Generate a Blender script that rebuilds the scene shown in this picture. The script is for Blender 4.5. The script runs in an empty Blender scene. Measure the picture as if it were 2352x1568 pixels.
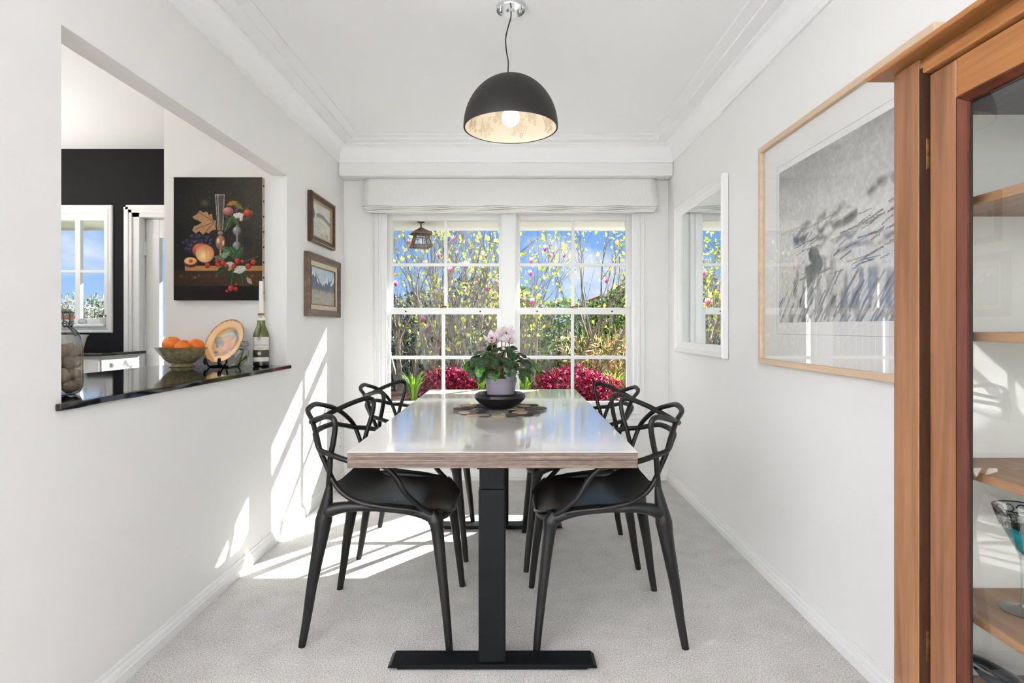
import bpy, math, random
import numpy as np
from mathutils import Vector, Matrix

random.seed(7)
np.random.seed(7)
SC = bpy.context.scene
C = SC.collection
F, VX, VY, H = 1307.0, 1178.0, 751.0, 1.13      # focal length in pixels of a 2352 px frame, vanishing point, eye height


def P(px, py, d):
    """point seen at photo pixel (px, py) at distance d in front of the camera"""
    return Vector(((px - VX) * d / F, d, H - (py - VY) * d / F))


# ------------------------------------------------------------------ camera
cam_d = bpy.data.cameras.new('camera')
cam_d.sensor_width = 36.0
cam_d.lens = 36.0 * F / 2352.0
cam_d.shift_x = -(VX - 1176.0) / 2352.0
cam_d.shift_y = (VY - 784.0) / 2352.0
cam_d.clip_start = 0.02
cam_d.clip_end = 500
cam = bpy.data.objects.new('camera', cam_d)
C.objects.link(cam)
cam.location = (0, 0, H)
cam.rotation_euler = (math.pi / 2, 0, 0)
SC.camera = cam

# ------------------------------------------------------------------ sky, sun, exposure
SUN_DIR = Vector((1.0, 1.2, 0.85)).normalized()
world = bpy.data.worlds.new('world')
SC.world = world
world.use_nodes = True
wt = world.node_tree
wt.nodes.clear()


def wn(t, **kw):
    n = wt.nodes.new(t)
    for k, v in kw.items():
        setattr(n, k, v)
    return n


geo = wn('ShaderNodeTexCoord')
sep = wn('ShaderNodeSeparateXYZ')
wt.links.new(geo.outputs['Generated'], sep.inputs[0])
ramp = wn('ShaderNodeValToRGB')
ramp.color_ramp.elements[0].position = 0.0
ramp.color_ramp.elements[0].color = (0.46, 0.66, 0.96, 1)
ramp.color_ramp.elements[1].position = 0.55
ramp.color_ramp.elements[1].color = (0.12, 0.30, 0.80, 1)
e = ramp.color_ramp.elements.new(0.16)
e.color = (0.22, 0.45, 0.92, 1)
wt.links.new(sep.outputs['Z'], ramp.inputs[0])
nz = wn('ShaderNodeTexNoise')
nz.inputs['Scale'].default_value = 2.6
nz.inputs['Detail'].default_value = 6
nz.inputs['Roughness'].default_value = 0.55
mp = wn('ShaderNodeMapping')
mp.inputs['Scale'].default_value = (1, 1, 2.2)
mp.inputs['Location'].default_value = (0.35, 0.1, 0)
wt.links.new(geo.outputs['Generated'], mp.inputs[0])
wt.links.new(mp.outputs[0], nz.inputs['Vector'])
cr = wn('ShaderNodeValToRGB')
cr.color_ramp.elements[0].position = 0.55
cr.color_ramp.elements[1].position = 0.70
wt.links.new(nz.outputs['Fac'], cr.inputs[0])
mx = wn('ShaderNodeMixRGB')
mx.inputs[2].default_value = (1.0, 1.0, 1.02, 1)
wt.links.new(cr.outputs['Color'], mx.inputs[0])
wt.links.new(ramp.outputs['Color'], mx.inputs[1])
bg = wn('ShaderNodeBackground')
bg.inputs['Strength'].default_value = 0.82
wt.links.new(mx.outputs[0], bg.inputs['Color'])
wo = wn('ShaderNodeOutputWorld')
wt.links.new(bg.outputs[0], wo.inputs[0])

sun_d = bpy.data.lights.new('sun', 'SUN')
sun_d.energy = 22.0
sun_d.color = (1.0, 0.985, 0.955)
sun_d.angle = math.radians(0.5)
sun = bpy.data.objects.new('sun', sun_d)
C.objects.link(sun)
sun.location = (8, 10, 7)
sun.rotation_euler = SUN_DIR.to_track_quat('Z', 'Y').to_euler()

SC.view_settings.view_transform = 'Standard'
SC.view_settings.look = 'None'
SC.view_settings.gamma = 1.0
SC.view_settings.use_curve_mapping = False
SC.view_settings.exposure = 0.36


# ------------------------------------------------------------------ helpers: colour and materials
def lin(c):
    return tuple(((x / 255.0) / 12.92) if x / 255.0 <= 0.04045 else (((x / 255.0) + 0.055) / 1.055) ** 2.4 for x in c)


M = {}


def mat(name, rgb, rough=0.5, metal=0.0, spec=0.5, noise=0.0, nscale=20.0, bump=0.0, bscale=80.0,
        stretch=(1, 1, 1), emit=None, estr=0.0, coat=0.0, rgb2=None, detail=4.0):
    if name in M:
        return M[name]
    m = bpy.data.materials.new(name)
    M[name] = m
    m.use_nodes = True
    t = m.node_tree
    b = t.nodes['Principled BSDF']
    base = lin(rgb) + (1,)
    b.inputs['Base Color'].default_value = base
    b.inputs['Roughness'].default_value = rough
    b.inputs['Metallic'].default_value = metal
    b.inputs['Specular IOR Level'].default_value = spec
    b.inputs['Coat Weight'].default_value = coat
    b.inputs['Coat Roughness'].default_value = 0.05
    if emit:
        b.inputs['Emission Color'].default_value = lin(emit) + (1,)
        b.inputs['Emission Strength'].default_value = estr
    if noise > 0 or bump > 0:
        tc = t.nodes.new('ShaderNodeTexCoord')
        mpn = t.nodes.new('ShaderNodeMapping')
        mpn.inputs['Scale'].default_value = stretch
        t.links.new(tc.outputs['Object'], mpn.inputs[0])
    if noise > 0:
        n = t.nodes.new('ShaderNodeTexNoise')
        n.inputs['Scale'].default_value = nscale
        n.inputs['Detail'].default_value = detail
        t.links.new(mpn.outputs[0], n.inputs['Vector'])
        r = t.nodes.new('ShaderNodeValToRGB')
        c2 = lin(rgb2) if rgb2 else tuple(x * (1 - noise) for x in base[:3])
        r.color_ramp.elements[0].position = 0.32
        r.color_ramp.elements[0].color = tuple(c2) + (1,)
        r.color_ramp.elements[1].position = 0.68
        r.color_ramp.elements[1].color = base
        t.links.new(n.outputs['Fac'], r.inputs[0])
        t.links.new(r.outputs[0], b.inputs['Base Color'])
    if bump > 0:
        n2 = t.nodes.new('ShaderNodeTexNoise')
        n2.inputs['Scale'].default_value = bscale
        n2.inputs['Detail'].default_value = 3
        t.links.new(mpn.outputs[0], n2.inputs['Vector'])
        bp = t.nodes.new('ShaderNodeBump')
        bp.inputs['Strength'].default_value = bump
        bp.inputs['Distance'].default_value = 0.01
        t.links.new(n2.outputs['Fac'], bp.inputs['Height'])
        t.links.new(bp.outputs[0], b.inputs['Normal'])
    return m


def wood(name, dark, mid, light, axis=2, rough=0.38, scale=1.0, spec=0.4):
    """timber with grain running along object axis 0/1/2"""
    m = bpy.data.materials.new(name)
    M[name] = m
    m.use_nodes = True
    t = m.node_tree
    b = t.nodes['Principled BSDF']
    b.inputs['Roughness'].default_value = rough
    b.inputs['Specular IOR Level'].default_value = spec
    tc = t.nodes.new('ShaderNodeTexCoord')
    mpn = t.nodes.new('ShaderNodeMapping')
    s = [26 * scale] * 3
    s[axis] = 1.6 * scale
    mpn.inputs['Scale'].default_value = s
    t.links.new(tc.outputs['Object'], mpn.inputs[0])
    n = t.nodes.new('ShaderNodeTexNoise')
    n.inputs['Scale'].default_value = 1.0
    n.inputs['Detail'].default_value = 7
    n.inputs['Roughness'].default_value = 0.62
    n.inputs['Distortion'].default_value = 0.4
    t.links.new(mpn.outputs[0], n.inputs['Vector'])
    r = t.nodes.new('ShaderNodeValToRGB')
    r.color_ramp.elements[0].position = 0.25
    r.color_ramp.elements[0].color = lin(dark) + (1,)
    r.color_ramp.elements[1].position = 0.78
    r.color_ramp.elements[1].color = lin(light) + (1,)
    el = r.color_ramp.elements.new(0.5)
    el.color = lin(mid) + (1,)
    t.links.new(n.outputs['Fac'], r.inputs[0])
    t.links.new(r.outputs[0], b.inputs['Base Color'])
    bp = t.nodes.new('ShaderNodeBump')
    bp.inputs['Strength'].default_value = 0.08
    bp.inputs['Distance'].default_value = 0.004
    t.links.new(n.outputs['Fac'], bp.inputs['Height'])
    t.links.new(bp.outputs[0], b.inputs['Normal'])
    return m


def glass_mat(name, tint=(255, 255, 255), ior=1.45, rough=0.0, amount=1.0, edge=None):
    """thin clear glass: a see-through sheet with Fresnel reflection"""
    m = bpy.data.materials.new(name)
    M[name] = m
    m.use_nodes = True
    t = m.node_tree
    t.nodes.clear()
    tr = t.nodes.new('ShaderNodeBsdfTransparent')
    tr.inputs[0].default_value = lin(tint) + (1,)
    gl = t.nodes.new('ShaderNodeBsdfGlossy')
    gl.inputs['Roughness'].default_value = rough
    ge = t.nodes.new('ShaderNodeNewGeometry')
    dt = t.nodes.new('ShaderNodeVectorMath')
    dt.operation = 'DOT_PRODUCT'
    t.links.new(ge.outputs['Incoming'], dt.inputs[0])
    t.links.new(ge.outputs['Normal'], dt.inputs[1])

    def mth(op, a, b=None):
        n = t.nodes.new('ShaderNodeMath')
        n.operation = op
        for i, q in enumerate((a, b)):
            if q is None:
                continue
            if isinstance(q, (int, float)):
                n.inputs[i].default_value = q
            else:
                t.links.new(q, n.inputs[i])
        return n.outputs[0]
    f0 = ((ior - 1) / (ior + 1)) ** 2 * 1.9          # both faces of a thin sheet, Schlick's form
    c = mth('ABSOLUTE', dt.outputs['Value'])
    p5 = mth('POWER', mth('SUBTRACT', 1.0, c), 5.0)
    if edge:                                         # a curved wall is thicker along the line of sight at its rim
        mc = t.nodes.new('ShaderNodeMixRGB')
        mc.inputs[1].default_value = lin(tint) + (1,)
        mc.inputs[2].default_value = lin(edge) + (1,)
        t.links.new(mth('POWER', mth('SUBTRACT', 1.0, c), 2.2), mc.inputs[0])
        t.links.new(mc.outputs[0], tr.inputs[0])
    fr = mth('MULTIPLY', mth('ADD', mth('MULTIPLY', p5, 1 - f0), f0), amount)
    mix = t.nodes.new('ShaderNodeMixShader')
    out = t.nodes.new('ShaderNodeOutputMaterial')
    t.links.new(fr, mix.inputs[0])
    t.links.new(tr.outputs[0], mix.inputs[1])
    t.links.new(gl.outputs[0], mix.inputs[2])
    t.links.new(mix.outputs[0], out.inputs[0])
    return m


def attr_mat(name, rough=0.6, translucent=0.0, spec=0.3, bump=0.0, bscale=300, coat=0.0):
    """colour from the mesh's own colour attribute (prints, mixed foliage)"""
    m = bpy.data.materials.new(name)
    M[name] = m
    m.use_nodes = True
    t = m.node_tree
    b = t.nodes['Principled BSDF']
    b.inputs['Roughness'].default_value = rough
    b.inputs['Specular IOR Level'].default_value = spec
    b.inputs['Coat Weight'].default_value = coat
    a = t.nodes.new('ShaderNodeAttribute')
    a.attribute_name = 'Col'
    t.links.new(a.outputs['Color'], b.inputs['Base Color'])
    if translucent > 0:
        tr = t.nodes.new('ShaderNodeBsdfTranslucent')
        t.links.new(a.outputs['Color'], tr.inputs[0])
        mix = t.nodes.new('ShaderNodeMixShader')
        mix.inputs[0].default_value = translucent
        out = t.nodes['Material Output']
        t.links.new(b.outputs[0], mix.inputs[1])
        t.links.new(tr.outputs[0], mix.inputs[2])
        t.links.new(mix.outputs[0], out.inputs[0])
    if bump > 0:
        n2 = t.nodes.new('ShaderNodeTexNoise')
        n2.inputs['Scale'].default_value = bscale
        bp = t.nodes.new('ShaderNodeBump')
        bp.inputs['Strength'].default_value = bump
        bp.inputs['Distance'].default_value = 0.002
        t.links.new(n2.outputs['Fac'], bp.inputs['Height'])
        t.links.new(bp.outputs[0], b.inputs['Normal'])
    return m


# ------------------------------------------------------------------ helpers: meshes
def catmull(pts, m=6, rad=None):
    pts = [Vector(p) for p in pts]
    n = len(pts)
    out, ro = [], []
    for i in range(n - 1):
        p0 = pts[max(i - 1, 0)]
        p1, p2 = pts[i], pts[i + 1]
        p3 = pts[min(i + 2, n - 1)]
        for k in range(m):
            t = k / m
            q = 0.5 * ((2 * p1) + (p2 - p0) * t + (2 * p0 - 5 * p1 + 4 * p2 - p3) * t * t
                       + (3 * p1 - p0 - 3 * p2 + p3) * t ** 3)
            out.append(q)
            if rad is not None:
                ro.append(rad[i] * (1 - t) + rad[i + 1] * t)
    out.append(pts[-1])
    if rad is not None:
        ro.append(rad[-1])
        return out, ro
    return out


class MB:
    """collects shapes for ONE mesh object"""

    def __init__(self):
        self.v, self.f, self.c = [], [], []

    def add(self, vs, fs, col=None):
        o = len(self.v)
        self.v += [tuple(p) for p in vs]
        self.f += [tuple(i + o for i in q) for q in fs]
        if col is not None:
            self.c += [col] * len(vs)
        return self

    def box(self, x0, x1, y0, y1, z0, z1, col=None):
        x0, x1 = min(x0, x1), max(x0, x1)
        y0, y1 = min(y0, y1), max(y0, y1)
        z0, z1 = min(z0, z1), max(z0, z1)
        vs = [(x0, y0, z0), (x1, y0, z0), (x1, y1, z0), (x0, y1, z0), (x0, y0, z1), (x1, y0, z1), (x1, y1, z1), (x0, y1, z1)]
        fs = [(0, 3, 2, 1), (4, 5, 6, 7), (0, 1, 5, 4), (1, 2, 6, 5), (2, 3, 7, 6), (3, 0, 4, 7)]
        return self.add(vs, fs, col)

    def tube(self, path, rad, n=10, flat=1.0, caps=True, up=None):
        path = [Vector(p) for p in path]
        k = len(path)
        if not isinstance(rad, (list, tuple)):
            rad = [rad] * k
        vs, fs = [], []
        t0 = (path[1] - path[0]).normalized()
        nrm = Vector(up) if up else Vector((0, 0, 1))
        if abs(t0.dot(nrm)) > 0.95:
            nrm = Vector((1, 0, 0))
        nrm = (nrm - t0 * t0.dot(nrm)).normalized()
        for i in range(k):
            a = path[max(i - 1, 0)]
            b = path[min(i + 1, k - 1)]
            t = (b - a)
            t = t.normalized() if t.length > 1e-9 else t0
            nrm = nrm - t * t.dot(nrm)
            nrm = nrm.normalized() if nrm.length > 1e-6 else t.orthogonal().normalized()
            bn = t.cross(nrm)
            for j in range(n):
                an = 2 * math.pi * j / n
                vs.append(path[i] + nrm * (math.cos(an) * rad[i] * flat) + bn * (math.sin(an) * rad[i]))
        for i in range(k - 1):
            for j in range(n):
                fs.append((i * n + j, i * n + (j + 1) % n, (i + 1) * n + (j + 1) % n, (i + 1) * n + j))
        if caps:
            fs.append(tuple(reversed(range(n))))
            fs.append(tuple((k - 1) * n + j for j in range(n)))
        return self.add(vs, fs)

    def lathe(self, prof, n=32, c=(0, 0, 0), wob=None):
        """profile of (radius, height) spun about the vertical through c"""
        vs, fs = [], []
        for (r, z) in prof:
            for j in range(n):
                a = 2 * math.pi * j / n
                w = wob(r, z, a) if wob else 0.0
                rr = max(r, 1e-5) + w
                vs.append((c[0] + rr * math.cos(a), c[1] + rr * math.sin(a), c[2] + z))
        for i in range(len(prof) - 1):
            for j in range(n):
                fs.append((i * n + j, i * n + (j + 1) % n, (i + 1) * n + (j + 1) % n, (i + 1) * n + j))
        return self.add(vs, fs)

    def sphere(self, c, r, n=16, m=10, sc=(1, 1, 1)):
        vs, fs = [], []
        for i in range(m + 1):
            th = math.pi * i / m
            for j in range(n):
                a = 2 * math.pi * j / n
                vs.append((c[0] + r * sc[0] * math.sin(th) * math.cos(a), c[1] + r * sc[1] * math.sin(th) * math.sin(a), c[2] + r * sc[2] * math.cos(th)))
        for i in range(m):
            for j in range(n):
                fs.append((i * n + j, (i + 1) * n + j, (i + 1) * n + (j + 1) % n, i * n + (j + 1) % n))
        return self.add(vs, fs)

    def frame(self, u0, u1, v0, v1, prof, fn):
        """mitred moulding round a rectangle; profile of (inset from the outer edge, height)"""
        vs, fs = [], []
        for (i, h) in prof:
            for (u, v) in ((u0 + i, v0 + i), (u1 - i, v0 + i), (u1 - i, v1 - i), (u0 + i, v1 - i)):
                vs.append(fn(u, v, h))
        for k in range(len(prof) - 1):
            for j in range(4):
                fs.append((k * 4 + j, k * 4 + (j + 1) % 4, (k + 1) * 4 + (j + 1) % 4, (k + 1) * 4 + j))
        return self.add(vs, fs)

    def mesh(self, name, smooth=False, angle=40):
        me = bpy.data.meshes.new(name)
        me.from_pydata(self.v, [], self.f)
        if self.c and len(self.c) == len(self.v):
            ca = me.color_attributes.new('Col', 'FLOAT_COLOR', 'POINT')
            arr = np.ones((len(self.v), 4), dtype=np.float32)
            arr[:, :3] = np.array(self.c, dtype=np.float32)
            ca.data.foreach_set('color', arr.ravel())
        me.validate()
        import bmesh
        bm = bmesh.new()
        bm.from_mesh(me)
        if not self.c:
            bmesh.ops.remove_doubles(bm, verts=bm.verts, dist=2e-6)
        bmesh.ops.recalc_face_normals(bm, faces=bm.faces)
        if smooth:
            for fa in bm.faces:
                fa.smooth = True
            ca_ = math.radians(angle)
            for ed in bm.edges:
                if len(ed.link_faces) == 2 and ed.calc_face_angle(0) > ca_:
                    ed.smooth = False
        bm.to_mesh(me)
        bm.free()
        return me


def tag(o, label=None, cat=None, group=None, kind=None):
    if label:
        o['label'] = label
    if cat:
        o['category'] = cat
    if group:
        o['group'] = group
    if kind:
        o['kind'] = kind
    return o


def put(name, me, m, parent=None, bevel=0.0, seg=2):
    o = bpy.data.objects.new(name, me)
    if m is not None:
        if isinstance(m, str):
            m = M[m]
        if not me.materials:
            me.materials.append(m)
    C.objects.link(o)
    if parent:
        o.parent = parent
    if bevel > 0:
        md = o.modifiers.new('bevel', 'BEVEL')
        md.width = bevel
        md.segments = seg
        md.limit_method = 'ANGLE'
        md.angle_limit = math.radians(40)
    return o


def shift(mb, off):
    mb.v = [(p[0] - off[0], p[1] - off[1], p[2] - off[2]) for p in mb.v]
    return mb


def whole(name, mb, m, label, cat, group=None, smooth=False, bevel=0.0, origin=None):
    """a thing that is one mesh, authored in world coordinates"""
    if origin is None:
        a = np.array(mb.v)
        origin = (float((a[:, 0].min() + a[:, 0].max()) / 2), float((a[:, 1].min() + a[:, 1].max()) / 2), float(a[:, 2].min()))
    shift(mb, origin)
    o = put(name, mb.mesh(name, smooth), m, None, bevel)
    o.location = origin
    return tag(o, label, cat, group)


def struct(name, mb, m, label=None, smooth=False, bevel=0.0, parent=None):
    o = put(name, mb.mesh(name, smooth), m, parent, bevel)
    if parent is None:
        tag(o, label, None, None, 'structure')
    return o


def thing(name, label, cat, loc=(0, 0, 0), rotz=0.0, group=None, kind=None):
    o = bpy.data.objects.new(name, None)
    o.empty_display_size = 0.05
    C.objects.link(o)
    o.location = loc
    o.rotation_euler = (0, 0, rotz)
    return tag(o, label, cat, group, kind)


def part(name, mb, m, parent, smooth=False, bevel=0.0, local=False, label=None, kind=None, top=None):
    """a part; authored in world coordinates unless local (top = the thing, when parent is itself a part)"""
    if not local:
        off = Vector(top.location) if top else Vector(parent.location)
        shift(mb, off)
    o = put(name, mb.mesh(name, smooth), m, parent, bevel)
    return tag(o, label, None, None, kind)


def copy_tree(o, parent=None):
    c = o.copy()
    C.objects.link(c)
    c.parent = parent
    for ch in o.children:
        copy_tree(ch, c)
    return c


# ------------------------------------------------------------------ materials
mat('wall_paint', (245, 244, 242), 0.62, noise=0.02, nscale=1.2, bump=0.03, bscale=160)
mat('ceiling_paint', (249, 249, 250), 0.7)
mat('trim_paint', (244, 244, 243), 0.32)
mat('black_paint', (29, 27, 29), 0.6, spec=0.12, noise=0.08, nscale=2)
mat('blind_cloth', (238, 237, 234), 0.85, bump=0.25, bscale=90, stretch=(1, 1, 0.15))
mat('black_stone', (22, 22, 24), 0.06, noise=0.5, nscale=90, spec=0.6)
mat('chair_plastic', (14, 14, 14), 0.40, spec=0.28)
mat('seat_plastic', (16, 15, 15), 0.30, spec=0.5)
mat('table_steel', (7, 8, 10), 0.45, spec=0.12, bump=0.05, bscale=500)
mat('laminate', (232, 227, 221), 0.12, noise=0.03, nscale=3, coat=0.8)
mat('chrome', (225, 226, 228), 0.08, metal=1.0)
mat('brass', (150, 120, 70), 0.35, metal=1.0, noise=0.5, nscale=90)
mat('iron', (22, 20, 19), 0.4, metal=0.6)
mat('shade_black', (27, 25, 24), 0.48, spec=0.3)
mat('shade_cream', (240, 231, 214), 0.6, noise=0.04, nscale=24, bump=0.2, bscale=30)
mat('bulb', (255, 250, 240), 0.3, emit=(255, 244, 228), estr=7.5)
mat('rubber', (16, 16, 16), 0.6)
mat('white_ceramic', (238, 236, 232), 0.15)
mat('white_cabinet', (236, 235, 232), 0.35)
mat('candle_wax', (243, 240, 233), 0.4)
mat('mirror', (235, 238, 238), 0.01, metal=1.0)
wood('cab_wood_v', (80, 50, 31), (118, 81, 55), (146, 106, 77), 2)
wood('cab_wood_y', (98, 60, 30), (136, 90, 49), (160, 112, 68), 1)
wood('bead_wood', (42, 18, 10), (64, 30, 17), (84, 42, 25), 2, 0.6, spec=0.15)
wood('dark_wood', (30, 16, 9), (44, 25, 14), (58, 34, 20), 2, 0.6, spec=0.12)
wood('shelf_wood', (110, 78, 54), (146, 110, 80), (172, 134, 100), 1)
wood('pale_wood_z', (190, 164, 134), (204, 178, 150), (216, 194, 168), 2, 0.45)
wood('pale_wood_y', (190, 164, 134), (204, 178, 150), (216, 194, 168), 1, 0.45)
wood('dark_frame', (38, 25, 19), (64, 44, 34), (92, 68, 54), 1, 0.4, spec=0.3)
wood('bronze_frame', (66, 50, 40), (100, 80, 66), (138, 116, 100), 1, 0.35, spec=0.35)
mat('gilt', (190, 160, 120), 0.35, metal=0.6, noise=0.3, nscale=120, bump=0.8, bscale=160)
mat('linen', (214, 196, 172), 0.8, noise=0.1, nscale=200)
glass_mat('pane_glass', (250, 253, 252), 1.45, amount=0.28)
glass_mat('frame_glass', (255, 255, 255), 1.75)
glass_mat('cab_glass', (252, 254, 253), 1.6)
glass_mat('jar_glass', (246, 250, 250), 1.55, edge=(120, 128, 130))
glass_mat('bottle_glass', (190, 194, 140), 1.5, edge=(96, 98, 48))
attr_mat('print', 0.55, spec=0.25)
attr_mat('oil_paint', 0.5, spec=0.14, bump=0.25, bscale=900)
attr_mat('glaze', 0.12, spec=0.5, coat=0.5)
attr_mat('leaf', 0.5, translucent=0.45)
attr_mat('leaf_dull', 0.7, translucent=0.25)


def carpet():
    m = bpy.data.materials.new('carpet')
    M['carpet'] = m
    m.use_nodes = True
    t = m.node_tree
    b = t.nodes['Principled BSDF']
    b.inputs['Roughness'].default_value = 0.95
    b.inputs['Specular IOR Level'].default_value = 0.1
    tc = t.nodes.new('ShaderNodeTexCoord')
    n = t.nodes.new('ShaderNodeTexNoise')
    n.inputs['Scale'].default_value = 190
    n.inputs['Detail'].default_value = 3
    n.inputs['Roughness'].default_value = 0.7
    n3 = t.nodes.new('ShaderNodeTexNoise')
    n3.inputs['Scale'].default_value = 9
    n3.inputs['Detail'].default_value = 4
    add = t.nodes.new('ShaderNodeMath')
    add.operation = 'MULTIPLY_ADD'
    add.inputs[1].default_value = 0.16
    r = t.nodes.new('ShaderNodeValToRGB')
    r.color_ramp.elements[0].position = 0.42
    r.color_ramp.elements[0].color = lin((172, 168, 163)) + (1,)
    r.color_ramp.elements[1].position = 0.74
    r.color_ramp.elements[1].color = lin((244, 241, 237)) + (1,)
    t.links.new(tc.outputs['Object'], n.inputs['Vector'])
    t.links.new(tc.outputs['Object'], n3.inputs['Vector'])
    t.links.new(n3.outputs['Fac'], add.inputs[0])
    t.links.new(n.outputs['Fac'], add.inputs[2])
    t.links.new(add.outputs[0], r.inputs[0])
    t.links.new(r.outputs[0], b.inputs['Base Color'])
    bp = t.nodes.new('ShaderNodeBump')
    bp.inputs['Strength'].default_value = 0.7
    bp.inputs['Distance'].default_value = 0.006
    t.links.new(n.outputs['Fac'], bp.inputs['Height'])
    t.links.new(bp.outputs[0], b.inputs['Normal'])


def plywood():
    m = bpy.data.materials.new('plywood_edge')
    M['plywood_edge'] = m
    m.use_nodes = True
    t = m.node_tree
    b = t.nodes['Principled BSDF']
    b.inputs['Roughness'].default_value = 0.5
    tc = t.nodes.new('ShaderNodeTexCoord')
    mp1 = t.nodes.new('ShaderNodeMapping')
    mp1.inputs['Scale'].default_value = (2.2, 2.2, 520)
    n = t.nodes.new('ShaderNodeTexNoise')
    n.inputs['Scale'].default_value = 1
    n.inputs['Detail'].default_value = 2
    mp2 = t.nodes.new('ShaderNodeMapping')
    mp2.inputs['Scale'].default_value = (26, 26, 120)
    n2 = t.nodes.new('ShaderNodeTexNoise')
    n2.inputs['Scale'].default_value = 1
    n2.inputs['Detail'].default_value = 4
    t.links.new(tc.outputs['Object'], mp1.inputs[0])
    t.links.new(mp1.outputs[0], n.inputs['Vector'])
    t.links.new(tc.outputs['Object'], mp2.inputs[0])
    t.links.new(mp2.outputs[0], n2.inputs['Vector'])
    mixv = t.nodes.new('ShaderNodeMath')
    mixv.operation = 'MULTIPLY_ADD'
    mixv.inputs[1].default_value = 0.3
    t.links.new(n2.outputs['Fac'], mixv.inputs[0])
    t.links.new(n.outputs['Fac'], mixv.inputs[2])
    r = t.nodes.new('ShaderNodeValToRGB')
    r.color_ramp.elements[0].position = 0.48
    r.color_ramp.elements[0].color = lin((40, 30, 24)) + (1,)
    r.color_ramp.elements[1].position = 0.80
    r.color_ramp.elements[1].color = lin((120, 102, 88)) + (1,)
    el = r.color_ramp.elements.new(0.62)
    el.color = lin((68, 52, 43)) + (1,)
    t.links.new(mixv.outputs[0], r.inputs[0])
    t.links.new(r.outputs[0], b.inputs['Base Color'])


carpet()
plywood()
mat('kitchen_floor', (150, 140, 128), 0.4, noise=0.15, nscale=6)
mat('lawn', (128, 126, 96), 0.9, noise=0.5, nscale=14, rgb2=(92, 92, 64))
mat('soil', (118, 84, 62), 0.95, noise=0.5, nscale=30, bump=0.8, bscale=60)
mat('bark', (160, 150, 138), 0.9, noise=0.45, nscale=30, rgb2=(84, 74, 64), stretch=(1, 1, 0.3))
mat('weatherboard', (205, 206, 205), 0.7)
mat('brick_wall', (170, 120, 96), 0.85, noise=0.3, nscale=12)
mat('house_roof', (128, 140, 156), 0.6, noise=0.2, nscale=5)
mat('tile_roof', (176, 110, 92), 0.7, noise=0.25, nscale=8)
mat('house_glass', (60, 76, 96), 0.1)
mat('paling', (120, 112, 104), 0.85, noise=0.35, nscale=10, stretch=(4, 4, 0.6))

# ------------------------------------------------------------------ room shell
XL, XR, YE, YB = -1.25, 1.15, 4.21, 4.066        # left wall, right wall, end wall, bulkhead front
ZC = 2.448
YO = 4.35                                        # outer face of the end wall
KX = -4.6                                        # kitchen's far side
Y0 = 0.25                                        # where the right wall ends at the living room
Y0L = 1.25                                       # where the left wall ends at the living room

struct('floor', MB().box(-1.335, XR + .1, Y0, YO, -0.1, 0), 'carpet', 'light grey looped carpet of the dining room')
struct('floor_living', MB().box(KX, 3.6, -5.0, Y0, -0.1, 0), 'carpet', 'light grey carpet of the living room behind')
struct('floor_alcove', MB().box(KX, -1.335, Y0, Y0L, -0.1, 0), 'carpet', 'light grey carpet beside the dining room')
struct('floor_kitchen', MB().box(KX, -1.335, Y0L, YO, -0.1, 0), 'kitchen_floor', 'kitchen floor beyond the serving hatch')
struct('ceiling', MB().box(KX - .1, 3.7, -5.1, YO, ZC, ZC + .12), 'ceiling_paint', 'white painted ceiling')

OP0, OP1, OPT, OPB = 1.575, 3.147, 1.968, 0.900   # serving hatch
wl = MB()
wl.box(XL - .085, XL, Y0L - .1, OP0, 0, ZC)
wl.box(XL - .085, XL, OP1, YE, 0, ZC)
wl.box(XL - .085, XL, OP0, OP1, 0, OPB)
wl.box(XL - .085, XL, OP0, OP1, OPT, ZC)
struct('wall_left', wl, 'wall_paint', 'white wall with the serving hatch to the kitchen')
struct('wall_right', MB().box(XR, XR + .1, Y0, YE, 0, ZC), 'wall_paint', 'white wall hung with the mirror and the large drawing')

# end wall with its double window opening
WX0, WX1, WZ0, WZ1 = -0.957, 0.897, 0.545, 1.99
we = MB()
we.box(XL - .085, WX0, YE, YO, 0, ZC)
we.box(WX1, XR + .1, YE, YO, 0, ZC)
we.box(WX0, WX1, YE, YO, 0, WZ0)
we.box(WX0, WX1, YE, YO, WZ1, ZC)
struct('wall_end', we, 'wall_paint', 'pale wall around the double sash window')
struct('wall_bulkhead', MB().box(XL, XR, YB, YE, 2.212, ZC), 'wall_paint', 'white boxed beam above the window blind', bevel=0.012)

# kitchen walls
KW = (-3.80, -3.005, 1.14, 1.985)                # kitchen window opening
KD = (-2.815, -1.985, 0.0, 1.975)                # kitchen door opening
wk = MB()
wk.box(KX, KW[0], YE, YO, 0, ZC)
wk.box(KW[0], KW[1], YE, YO, 0, KW[2])
wk.box(KW[0], KW[1], YE, YO, KW[3], ZC)
wk.box(KW[1], KD[0], YE, YO, 0, ZC)
wk.box(KD[0], KD[1], YE, YO, KD[3], ZC)
wk.box(KD[1], XL - .085, YE, YO, 0, ZC)
struct('wall_kitchen', wk, 'black_paint', 'charcoal black kitchen wall around window and door')
struct('wall_stub', MB().box(-1.929, XL - .085, OP1, OP1 + .10, 0, ZC), 'wall_paint', 'short white wall that carries the still life canvas')
kl = MB()
kl.box(KX - .1, KX, Y0L, 1.7, 0, ZC)
kl.box(KX - .1, KX, 3.6, YO, 0, ZC)
kl.box(KX - .1, KX, 1.7, 3.6, 0, 0.9)
kl.box(KX - .1, KX, 1.7, 3.6, 2.2, ZC)
struct('wall_kitchen_side', kl, 'wall_paint', 'kitchen side wall with a wide window')
struct('wall_kitchen_near', MB().box(KX - .1, XL - .085, Y0L - .1, Y0L, 0, ZC), 'wall_paint', 'wall between kitchen and living room')
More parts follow.
